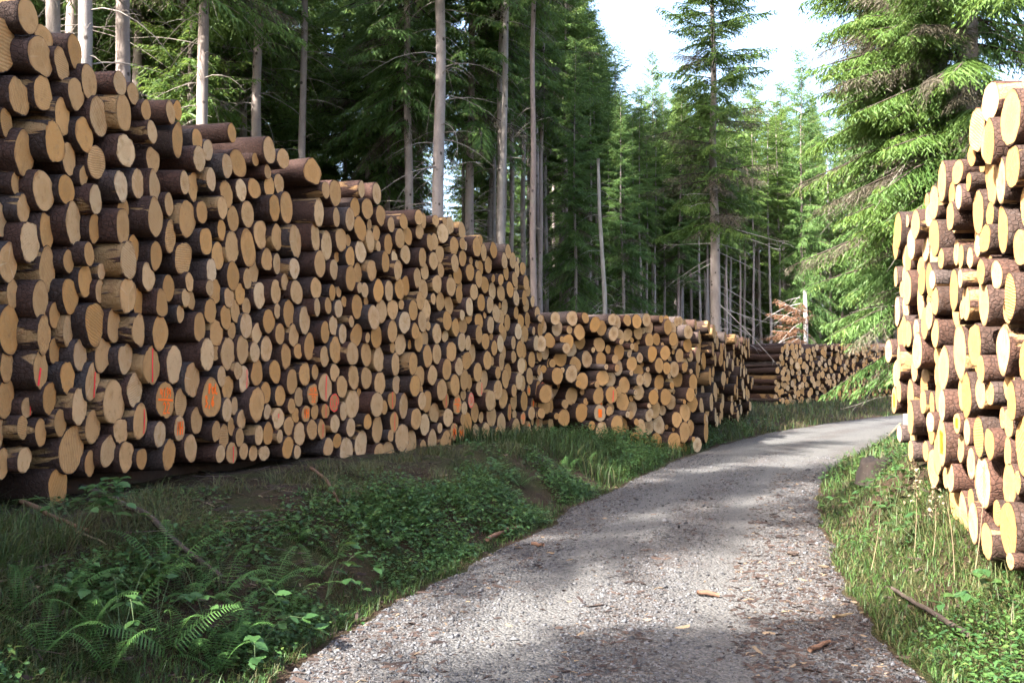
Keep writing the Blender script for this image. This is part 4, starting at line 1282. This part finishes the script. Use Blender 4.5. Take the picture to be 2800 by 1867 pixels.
def blades(x, z, hgt, width, g, dry, lean=0.5):
    n = len(x)
    y = height(x, z) - 0.01
    p = np.stack([x, z, y], 1)
    az = g.uniform(0, 2 * np.pi, n)
    d = np.stack([np.cos(az), np.sin(az), np.zeros(n)], 1)
    w = np.stack([-np.sin(az), np.cos(az), np.zeros(n)], 1) * (width * g.uniform(0.6, 1.3, n))[:, None]
    ln = (hgt * lean * g.uniform(0.2, 1.5, n))[:, None]
    up = np.array([0, 0, 1.0])
    m = p + up * (hgt * 0.6)[:, None] + d * ln * 0.35
    t = p + up * (hgt * g.uniform(0.55, 1.0, n))[:, None] + d * ln
    V = np.stack([p - w, p + w, m + w * 0.8, m - w * 0.8, t], 1).reshape(-1, 3)
    b = np.arange(n)[:, None] * 5
    Q = b + np.array([[0, 1, 2, 3]]); T = b + np.array([[3, 2, 4]])
    rv = np.stack([g.random(n), (g.random(n) < dry) * g.uniform(0.5, 1.0, n), g.random(n)], 1)
    return V, Q, T, np.repeat(rv, 5, 0)

def leaves(c, size, g, yellow=0.15, flat=0.6):
    """pointed folded leaves at points c."""
    n = len(c)
    az = g.uniform(0, 2 * np.pi, n)
    el = g.normal(-0.15, 0.45, n) * flat
    d = np.stack([np.cos(az) * np.cos(el), np.sin(az) * np.cos(el), np.sin(el)], 1)
    s = np.stack([-np.sin(az), np.cos(az), g.normal(0, 0.25, n)], 1)
    s /= np.linalg.norm(s, axis=1, keepdims=True)
    nn = np.cross(d, s)
    sz = size[:, None]
    v0 = c; v1 = c + d * sz * 0.45 + s * sz * 0.33 + nn * sz * 0.06; v2 = c + d * sz * np.array([1.0]) - nn * sz * 0.12; v3 = c + d * sz * 0.45 - s * sz * 0.33 + nn * sz * 0.06
    V = np.stack([v0, v1, v2, v3], 1).reshape(-1, 3)
    b = np.arange(n)[:, None] * 4
    T = np.concatenate([b + np.array([[0, 1, 2]]), b + np.array([[0, 2, 3]])])
    rv = np.stack([g.random(n), (g.random(n) < yellow) * g.random(n), g.random(n)], 1)
    return V, T, np.repeat(rv, 4, 0)

g = np.random.default_rng(91)
def grass(name, parts, label):
    Vs, Qs, Ts, Rs = [], [], [], []; b = 0
    for x, z, hg, w, dry, lean in parts:
        V, Q, T, R = blades(x, z, hg, w, g, dry, lean)
        Vs.append(V); Qs.append(Q + b); Ts.append(T + b); Rs.append(R); b += len(V)
    o = link(name, mesh_np(name, np.concatenate(Vs), [np.concatenate(Qs), np.concatenate(Ts)], [M["grass"]], None, False, {"rv": np.concatenate(Rs)}))
    tag(o, label, "grass", kind="stuff")
def patchy(x, z, f, thr, seed):
    k = fbm(x * f + seed, z * f - seed, 3) > thr
    return k
L_parts = []
x, z, lat = rand_bank(52000, -1, (3.0, 17), (0.0, 2.6), g)
k = (patchy(x, z, 1.1, 0.42, 3.0) | (lat < 0.35)) & (lat < np.where(z < 5.4, 2.1, 1.05 + 0.3 * vnoise(z * 1.5, 1.0)))
x, z, lat = x[k], z[k], lat[k]
tall = np.where((z < 5.6) & (lat > 1.2), 1.4, 0.8)
L_parts.append((x, z, g.uniform(0.04, 0.15, len(x)) * tall, np.full(len(x), 0.0024) * (1 + z / 12), 0.12, 0.9))
x, z, lat = rand_bank(20000, -1, (3.4, 16), (0.6, 2.35), g)
k = patchy(x, z, 1.6, 0.40, 51.0)
x, z = x[k], z[k]
L_parts.append((x, z, g.uniform(0.02, 0.08, len(x)), np.full(len(x), 0.0020) * (1 + z / 12), 0.80, 2.6))
x, z, lat = rand_bank(7000, -1, (3.0, 5.6), (1.3, 2.6), g)
L_parts.append((x, z, g.uniform(0.12, 0.30, len(x)), np.full(len(x), 0.0032), 0.12, 1.1))
x, z, lat = rand_bank(9000, -1, (13.5, 24), (0.1, 2.6), g, 1.2)
L_parts.append((x, z, g.uniform(0.10, 0.40, len(x)), np.full(len(x), 0.006), 0.12, 0.9))
x, z, lat = rand_bank(7000, -1, (24, 48), (0.0, 5.0), g, 1.2)
L_parts.append((x, z, g.uniform(0.10, 0.35, len(x)), np.full(len(x), 0.012), 0.55, 0.8))
cx, cz, cl = rand_bank(46, -1, (4.2, 13), (0.9, 1.9), g)
n = 110
x = np.repeat(cx, n) + g.normal(0, 0.10, 46 * n); z = np.repeat(cz, n) + g.normal(0, 0.10, 46 * n)
L_parts.append((x, z, g.uniform(0.08, 0.22, len(x)), np.full(len(x), 0.0018) * (1 + z / 14), 0.75, 1.6))
grass("grass", L_parts, "shaded green grass on the bank below the tall stack")
R_parts = []
x, z, lat = rand_bank(30000, 1, (3.6, 14), (-0.02, 1.5), g)
k = patchy(x, z, 1.3, 0.30, 8.0)
x, z, lat = x[k], z[k], lat[k]
R_parts.append((x, z, g.uniform(0.03, 0.12, len(x)), np.full(len(x), 0.0026) * (1 + z / 12), 0.30, 1.2))
x, z, lat = rand_bank(3500, 1, (3.6, 9), (0.5, 1.5), g)
R_parts.append((x, z, g.uniform(0.10, 0.28, len(x)), np.full(len(x), 0.0022), 0.6, 1.2))
x, z, lat = rand_bank(5000, 1, (13, 32), (0.0, 3.0), g, 1.2)
R_parts.append((x, z, g.uniform(0.10, 0.30, len(x)), np.full(len(x), 0.007), 0.25, 0.8))
grass("grass", R_parts, "sunny grass verge between the road and the sunlit stack")

def herb_patch(n, side, zr, lr, g, hmax, size, thr, seed):
    x, z, lat = rand_bank(n, side, zr, lr, g)
    k = patchy(x, z, 0.9, thr, seed)
    x, z = x[k], z[k]
    C = []
    for _ in range(4):
        hh = g.uniform(0.03, hmax, len(x)) * np.clip(2.2 * (fbm(x * 0.9 + seed, z * 0.9 - seed, 3) - thr) + 0.35, 0.3, 1)
        C.append(np.stack([x + g.normal(0, 0.06, len(x)), z + g.normal(0, 0.06, len(x)), height(x, z) + hh], 1))
    C = np.concatenate(C)
    return C, g.uniform(size[0], size[1], len(C))
hp = [herb_patch(6000, -1, (3.2, 9.5), (0.12, 1.15), g, 0.24, (0.018, 0.055), 0.40, 21.0),
      herb_patch(1500, -1, (3.2, 8.5), (1.2, 2.2), g, 0.16, (0.02, 0.05), 0.46, 71.0),
      herb_patch(3000, -1, (8.0, 12.5), (0.10, 1.0), g, 0.26, (0.025, 0.06), 0.38, 33.0),
      herb_patch(3200, -1, (12.0, 17.5), (0.10, 1.5), g, 0.36, (0.025, 0.07), 0.34, 33.0),
      herb_patch(1800, -1, (16.5, 26), (0.1, 2.2), g, 0.50, (0.05, 0.10), 0.38, 5.0),
      herb_patch(4200, 1, (3.8, 13), (0.15, 1.4), g, 0.24, (0.015, 0.05), 0.42, 45.0),
      herb_patch(500, 1, (13, 24), (0.0, 2.4), g, 0.30, (0.05, 0.09), 0.40, 65.0)]
Vs, Ts, Rs, b = [], [], [], 0
for C, sz in hp:
    V, T, R = leaves(C, sz, g)
    Vs.append(V); Ts.append(T + b); Rs.append(R); b += len(V)
o = link("undergrowth", mesh_np("undergrowth", np.concatenate(Vs), np.concatenate(Ts), [M["leaf"]], None, False, {"rv": np.concatenate(Rs)}))
tag(o, "low leafy herbs and brambles covering both road banks", "undergrowth", kind="stuff")

# ferns: each a thing with its fronds
def frond_mesh(seed):
    g = np.random.default_rng(seed)
    n = 22
    u = np.linspace(0.08, 1, n)
    x = u * 0.86; zc = 0.62 * np.sin(u * 1.9) * 0.75
    spine = np.stack([x, np.zeros(n), zc], 1)
    V = []; F = []; R = []
    for s in (1, -1):
        for k in range(n):
            l = 0.20 * math.sin(math.pi * min(1, (0.16 + 0.84 * (1 - u[k])) ** 0.9) * 0.62 + 0.0) * (0.55 + 0.45 * (1 - u[k])) + 0.012
            d = np.array([0.35, s * 1.0, -0.18 + g.normal(0, 0.06)]); d /= np.linalg.norm(d)
            w = 0.022 * (1.15 - 0.6 * u[k])
            p = spine[k]; b = len(V)
            V += [p - np.array([w * .5, 0, 0]), p + np.array([w * .5, 0, 0]), p + d * l * 0.6 + np.array([w * .4, 0, 0]), p + d * l, p + d * l * 0.6 - np.array([w * .5, 0, 0])]
            F.append((b, b + 1, b + 2, b + 4)); R.append((b + 4, b + 2, b + 3))
    b = len(V)
    for k in range(n):
        V += [spine[k] + np.array([0, 0.004, 0.002]), spine[k] + np.array([0, -0.004, 0.002])]
    for k in range(n - 1):
        F.append((b + 2 * k, b + 2 * k + 1, b + 2 * k + 3, b + 2 * k + 2))
    V = np.array(V)
    rv = np.stack([np.clip(g.random(len(V)) * 0.3 + 0.35, 0, 1), np.full(len(V), 0.12), np.zeros(len(V))], 1)
    return mesh_np("frond", V, [np.array(F), np.array(R)], [M["fern"]], None, False, {"rv": rv})
FR = [frond_mesh(s) for s in (1, 2, 3)]
FERNS = [(465, 1785, .62, "fern at the very bottom edge of the photo among the grass"), (300, 1840, .5, "fern in the lowest corner below the dark leaves"),
         (455, 1590, .62, "fern with raised frond under the fallen branch"), (400, 1610, .5, "fern left of the raised fern under the fallen branch"),
         (610, 1625, .6, "fern with arching fronds below the end of the fallen branch"), (790, 1690, .6, "bright fern on the bank near the road's edge"),
         (250, 1715, .5, "dim fern in the grass near the photo's lower corner"), (545, 1790, .55, "fern beside the lowest clump of dark leaves"),
         (985, 1450, .5, "small fern on the brown bank face"), (1130, 1440, .45, "bright small fern halfway down the bank"),
         (1180, 1395, .4, "fern above the small bright fern on the bank"), (1545, 1310, .5, "fern by the gravel below the stack's end"),
         (1600, 1290, .5, "fern among nettles below the stack across the curve"), (820, 1480, .4, "little fern under the dry overhanging grass"),
         (120, 1790, .5, "fern swallowed by tall grass at the photo's corner"), (700, 1740, .45, "fern between the bright fern and the gravel"),
         (520, 1650, .5, "fern below the middle of the fallen branch"), (350, 1690, .55, "drooping fern left of the dark bramble clump"), (640, 1760, .55, "upright fern near the bottom between brambles"),
         (860, 1580, .5, "fern at the foot of the bank under dry grass"), (920, 1530, .45, "fern on the slope left of the brown earth"), (180, 1640, .5, "fern in long grass below the broken reddish branch"),
         (740, 1610, .5, "fern just right of the fallen branch's lower end"), (1050, 1500, .45, "fern at the bank's foot near the barkless stick"), (1240, 1380, .45, "fern on the bank beyond the roots"),
         (40, 1690, .5, "fern at the very edge of the photo in grass"), (600, 1840, .5, "fern cut by the bottom edge beside the gravel"), (1420, 1330, .45, "fern on the green verge past the barkless stick")]
for k, (sx, sy, sz, lab) in enumerate(FERNS):
    p = ground_hit(sx, sy)
    e = bpy.data.objects.new("fern", None); col.objects.link(e)
    e.location = p; e.rotation_euler = (0, 0, random.uniform(0, 6.28))
    tag(e, lab, "fern", "ferns on the bank")
    n = random.randint(5, 7)
    for q in range(n):
        f = link("frond", FR[q % 3], e)
        s = sz * random.uniform(0.8, 1.15) * 0.72
        f.scale = (s, s, s)
        f.rotation_euler = (random.gauss(0, 0.15), random.uniform(-0.35, 0.15), q / n * 6.28 + random.gauss(0, 0.25))

# brambles with large leaves: each plant a thing, each leaf a part
def bramble_leaf(seed):
    g = np.random.default_rng(seed)
    th = np.linspace(0, 1, 9)
    wdt = 0.36 * np.sin(np.pi * th ** 0.8) * (1 + 0.10 * np.cos(np.arange(9) * np.pi))
    V = []
    for k in range(9):
        z = -0.18 * th[k] ** 2
        V += [(th[k], wdt[k], z + 0.05 * (wdt[k] > 0.05)), (th[k], 0, z), (th[k], -wdt[k], z + 0.05 * (wdt[k] > 0.05))]
    F = []
    for k in range(8):
        F += [(3 * k, 3 * k + 1, 3 * k + 4, 3 * k + 3), (3 * k + 1, 3 * k + 2, 3 * k + 5, 3 * k + 4)]
    rv = np.tile([g.uniform(0.1, 0.6), g.random() * 0.15, 0], (27, 1))
    return mesh_np("leaf", np.array(V), np.array(F), [M["leaf"]], None, False, {"rv": rv})
BL = [bramble_leaf(s) for s in range(4)]
BR = [(330, 1460, "bramble with broad leaves beside the fallen branch"), (205, 1490, "bramble shoots in the grass near the tall stack's foot"), (330, 1760, "dark bramble clump low in the corner among ferns"),
      (430, 1700, "bramble leaves between the ferns at the bank's foot"), (690, 1800, "bramble at the gravel's edge in the lower corner"), (560, 1700, "bramble in the middle of the fern patch"),
      (890, 1640, "bramble sprawling onto the gravel's edge"), (2440, 1420, "bramble arching over the verge beside the sunlit stack"), (2520, 1500, "sunlit bramble behind the dry grass stems"),
      (2740, 1720, "bramble in the shaded lower corner of the verge"), (2360, 1440, "bramble runner reaching onto the gravel"), (2480, 1350, "bramble in shade under the sunlit stack"),
      (1310, 1330, "leafy bramble on the bank beyond the brown earth")]
for k, (sx, sy, lab) in enumerate(BR):
    p = ground_hit(sx, sy)
    e = bpy.data.objects.new("bramble", None); col.objects.link(e); e.location = p
    tag(e, lab, "bramble", "brambles on the banks")
    for c in range(4):
        az = random.uniform(0, 6.28); L = random.uniform(0.25, 0.5); up = random.uniform(0.15, 0.34)
        pts = [np.array([math.cos(az) * L * u, math.sin(az) * L * u, up * math.sin(u * 2.4) * 1.1]) for u in np.linspace(0, 1, 6)]
        put_tube("stem", pts, np.linspace(0.0028, 0.0014, 6), M["stem"], 5, e)
        for u in (2, 3, 4, 5):
            for s in (-0.9, 0.0, 0.9):
                if random.random() < 0.25: continue
                f = link("leaf", BL[random.randrange(4)], e)
                f.location = pts[u]
                f.scale = [random.uniform(0.055, 0.095)] * 3
                f.rotation_euler = (random.gauss(0, 0.2), random.uniform(-0.3, 0.35), az + s + random.gauss(0, 0.3))

# ------------------------------------------------------------------ gravel and litter
def stones(x, z, y, r, g):
    n = len(x)
    o = np.array([[1, 0, 0], [-1, 0, 0], [0, 1, 0], [0, -1, 0], [0, 0, 1], [0, 0, -1.]])
    f = np.array([[0, 2, 4], [2, 1, 4], [1, 3, 4], [3, 0, 4], [2, 0, 5], [1, 2, 5], [3, 1, 5], [0, 3, 5]])
    sc = r[:, None] * g.uniform(0.5, 1.25, (n, 3)) * np.array([1, 1, 0.55])
    az = g.uniform(0, 2 * np.pi, n)
    V = o[None] * sc[:, None, :] + g.normal(0, 0.18, (n, 6, 3)) * r[:, None, None]
    c, s = np.cos(az)[:, None], np.sin(az)[:, None]
    V = np.stack([V[..., 0] * c - V[..., 1] * s, V[..., 0] * s + V[..., 1] * c, V[..., 2]], 2)
    V += np.stack([x, z, y], 1)[:, None, :]
    F = (np.arange(n)[:, None, None] * 6 + f[None]).reshape(-1, 3)
    rv = np.stack([g.random(n) ** 1.2, (g.random(n) < 0.25) * g.random(n), g.random(n)], 1)
    return V.reshape(-1, 3), F, np.repeat(rv, 6, 0)
def rand_road(n, zr, g, zpow=2.0, umin=-0.02, umax=1.02):
    u = g.random(n); a, b = zr
    z = (a ** (1 - zpow) + u * (b ** (1 - zpow) - a ** (1 - zpow))) ** (1 / (1 - zpow))
    q = g.uniform(umin, umax, n)
    x = road_l(z) + (road_r(z) - road_l(z)) * q
    return x, z, q
x, z, q = rand_road(85000, (3.6, 18), g)
trk = np.minimum(np.abs(q - 0.34), np.abs(q - 0.72))
k = g.random(len(x)) < (0.34 + 0.66 * sstep(0.04, 0.15, trk)) * (0.4 + 1.2 * fbm(x * 1.4, z * 1.4, 3))
x, z, q = x[k], z[k], q[k]
r = np.clip(g.lognormal(math.log(0.0060), 0.48, len(x)), 0.003, 0.026) * (1 + z / 40)
V, F, R = stones(x, z, road_h(x, z) + r * 0.15, r, g)
o = link("gravel", mesh_np("gravel", V, F, [M["stone"]], None, False, {"rv": R}))
tag(o, "loose grey crushed stones lying on the forest road", "gravel", kind="stuff")
# bark chips and wood splinters
def chips(x, z, y, ln, wd, g):
    n = len(x)
    az = g.normal(0, 0.9, n); tl = g.normal(0, 0.15, n)
    d = np.stack([np.cos(az), np.sin(az), tl], 1) * (ln * 0.5)[:, None]
    s = np.stack([-np.sin(az), np.cos(az), g.normal(0, 0.4, n)], 1) * (wd * 0.5)[:, None]
    c = np.stack([x, z, y], 1)
    t = np.array([0, 0, 1.0]) * (wd * 0.5)[:, None]
    V = np.stack([c - d - s, c + d * 0.9 - s * 0.6, c + d + s, c - d * 0.85 + s * 0.8, c + t], 1).reshape(-1, 3)
    b = np.arange(n)[:, None] * 5
    T = np.concatenate([b + np.array([[i, (i + 1) % 4, 4]]) for i in range(4)])
    pale = g.random(n) < 0.08
    rv = np.stack([g.random(n), pale * g.uniform(0.4, 1, n), g.random(n)], 1)
    return V, T, np.repeat(rv, 5, 0)
Vs, Ts, Rs, b = [], [], [], 0
for um, ux, n, zr in ((0.72, 1.04, 6000, (3.6, 15)), (-0.02, 1.0, 1500, (3.6, 17)), (0.42, 0.58, 900, (3.6, 14)), (-0.03, 0.22, 1600, (3.8, 16))):
    x, z, q = rand_road(n, zr, g, 1.9, um, ux)
    ln = np.clip(g.lognormal(math.log(0.030), 0.55, n), 0.010, 0.16); wd = np.clip(ln * g.uniform(0.12, 0.4, n), 0.004, 0.022)
    V, T, R = chips(x, z, road_h(x, z) + 0.004, ln, wd, g)
    Vs.append(V); Ts.append(T + b); Rs.append(R); b += len(V)
for side, n, zr, lr in ((-1, 5000, (4, 16), (0.0, 3.2)), (1, 3000, (3.8, 14), (0, 1.6))):
    x, z, lat = rand_bank(n, side, zr, lr, g)
    ln = np.clip(g.lognormal(math.log(0.040), 0.6, n), 0.012, 0.22); wd = np.clip(ln * g.uniform(0.08, 0.3, n), 0.004, 0.022)
    V, T, R = chips(x, z, height(x, z) + 0.006, ln, wd, g)
    Vs.append(V); Ts.append(T + b); Rs.append(R); b += len(V)
x, z, lat = rand_bank(420, -1, (4, 14), (0.7, 2.6), g)
ln = g.uniform(0.12, 0.55, 420)
V, T, R = chips(x, z, height(x, z) + 0.02, ln, np.full(420, 0.009), g)
R[:, 1] *= 0.5
Vs.append(V); Ts.append(T + b); Rs.append(R); b += len(V)
o = link("bark_litter", mesh_np("bark_litter", np.concatenate(Vs), np.concatenate(Ts), [M["chip"]], None, False, {"rv": np.concatenate(Rs)}))
tag(o, "brown bark chips and pale wood splinters strewn over road and banks", "litter", kind="stuff")

# ------------------------------------------------------------------ sticks, stems, stump
def road_hit(sx, sy):
    d = ray(sx, sy)
    lam = np.linspace(2.0, 60, 3000)
    x = d[0] * lam; z = d[1] * lam; y = EYE + d[2] * lam
    onr = (x > road_l(z)) & (x < road_r(z))
    hh = np.where(onr, road_h(x, z), height(x, z))
    k = np.argmax(y < hh)
    return np.array([x[k], z[k], hh[k]])
STICKS = [([(222, 1358), (330, 1410), (420, 1455), (480, 1520), (605, 1612)], .028, .015, "twig", "long dark fallen branch lying down the bank"),
          ([(60, 1400), (130, 1440), (250, 1490)], .020, .012, "stick", "reddish broken branch in the grass under the tall stack"),
          ([(205, 1478), (290, 1520)], .010, .005, "straw", "pale split twig below the reddish broken branch"),
          ([(1332, 1497), (1375, 1474), (1420, 1457)], .024, .016, "stick", "barkless stick at the gravel's edge below the bank"),
          ([(1455, 1508), (1486, 1511)], .018, .016, "stick", "short reddish stick on the gravel near the bank's edge"),
          ([(1905, 1630), (1967, 1634)], .018, .018, "stick", "short dark red stick lying alone in the road's middle"),
          ([(2280, 1692), (2368, 1683)], .014, .010, "straw", "pale wood splinter at the verge in the lower corner"),
          ([(2216, 1786), (2268, 1765)], .018, .012, "stick", "dark red stick on the gravel near the photo's bottom"),
          ([(2153, 1517), (2183, 1518)], .016, .014, "twig", "short black stick on the bark litter by the verge"),
          ([(2440, 1632), (2500, 1675), (2560, 1712), (2640, 1762)], .014, .020, "twig", "dark forked branch lying on the sunny verge"),
          ([(1080, 1355), (1150, 1350)], .018, .014, "twig", "dead root sticking out of the brown bank face"),
          ([(850, 1300), (900, 1345), (930, 1400)], .018, .010, "stick", "reddish root hanging down the bank under the tall stack")]
for pts, r0, r1, mat, lab in STICKS:
    P3 = [road_hit(*p) + np.array([0, 0, r0 * 1.1 + (0.05 if 'bank' in lab or 'branch' in lab or 'twig' in lab else 0.0) + random.uniform(0, 0.006)]) for p in pts]
    P3 = np.array(P3)
    t = np.linspace(0, 1, len(P3)); tt = np.linspace(0, 1, max(5, 3 * len(P3)))
    C = np.stack([np.interp(tt, t, P3[:, j]) for j in range(3)], 1) + np.random.default_rng(len(lab)).normal(0, r0 * 0.22, (len(tt), 3))
    o = put_tube("stick", C, np.interp(tt, [0, 1], [r0, r1]) * np.random.default_rng(3).uniform(0.85, 1.1, len(tt)), M[mat], 8)
    tag(o, lab, "stick", "sticks on the ground")
# peeled pole at the far road edge
p0 = road_hit(2418, 1212); p1 = road_hit(2462, 1163)
o = put_tube("peeled_pole", [p0 + [0, 0, .04], (p0 + p1) / 2 + [0, 0, .05], p1 + [0, 0, .05]], [.032, .034, .030], M["straw"], 12)
tag(o, "pale peeled pole lying at the road edge by the sunlit stack", "pole")
# dry stems on the right verge
for k, (sx, sy, h, tx, lab) in enumerate([(2380, 1570, .62, .10, "pale snapped dry stem leaning on the verge"), (2500, 1520, .75, .02, "dry plumed grass stem, tallest on the verge"),
                                          (2550, 1530, .55, .03, "shorter dry plumed stem beside the tallest one"), (2610, 1590, .6, -.05, "bent dry straw before the sunlit stack"),
                                          (2660, 1600, .8, .10, "thin dry straw slanting up at the sunlit stack"), (2330, 1290, .35, -.05, "small pale straw beside the stump")]):
    b = road_hit(sx, sy)
    e = bpy.data.objects.new("dry_stem", None); col.objects.link(e); e.location = b
    pts = [np.array([tx * u + 0.02 * math.sin(3 * u), 0.03 * u, h * u]) for u in np.linspace(0, 1, 6)]
    put_tube("stalk", pts, np.linspace(0.0032, 0.0014, 6), M["straw"], 6, e)
    if "plume" in lab:
        gg = np.random.default_rng(k)
        n = 60
        t = gg.uniform(0.55, 1.0, n)
        c = np.stack([tx * t + gg.normal(0, 0.03, n), gg.normal(0, 0.03, n), h * t], 1)
        V, T, R = leaves(c, gg.uniform(0.015, 0.045, n), gg, 0.0, 1.6)
        pl = link("plume", mesh_np("plume", V, T, [M["straw"]], smooth=False), e)
        pl["kind"] = "stuff"
    tag(e, lab, "dry stem", "dry stems on the verge")
# stump
p = ground_hit(2392, 1300)
g = np.random.default_rng(8)
seg = 20; th = np.arange(seg) / seg * 2 * np.pi
V = []
for zz, rr in ((-0.1, .25), (0.04, .22), (0.10, .19), (0.16, .18), (0.19, .15)):
    r = rr * (1 + 0.16 * np.cos(3 * th + 1) + g.normal(0, 0.05, seg))
    V.append(np.stack([r * np.cos(th), r * np.sin(th), np.full(seg, zz) + (g.normal(0, 0.03, seg) if zz > .12 else 0)], 1))
V = np.concatenate(V + [np.array([[0, 0, .16]])])
j = np.arange(seg); j1 = (j + 1) % seg
Q = np.concatenate([np.stack([k * seg + j, k * seg + j1, (k + 1) * seg + j1, (k + 1) * seg + j], 1) for k in range(4)])
T = np.stack([4 * seg + j, 4 * seg + j1, np.full(seg, 5 * seg)], 1)
o = link("tree_stump", mesh_np("tree_stump", V, [Q, T], [M["stump"]], smooth=False))
o.location = p
tag(o, "dark rotten stump on the verge before the sunlit stack", "stump")
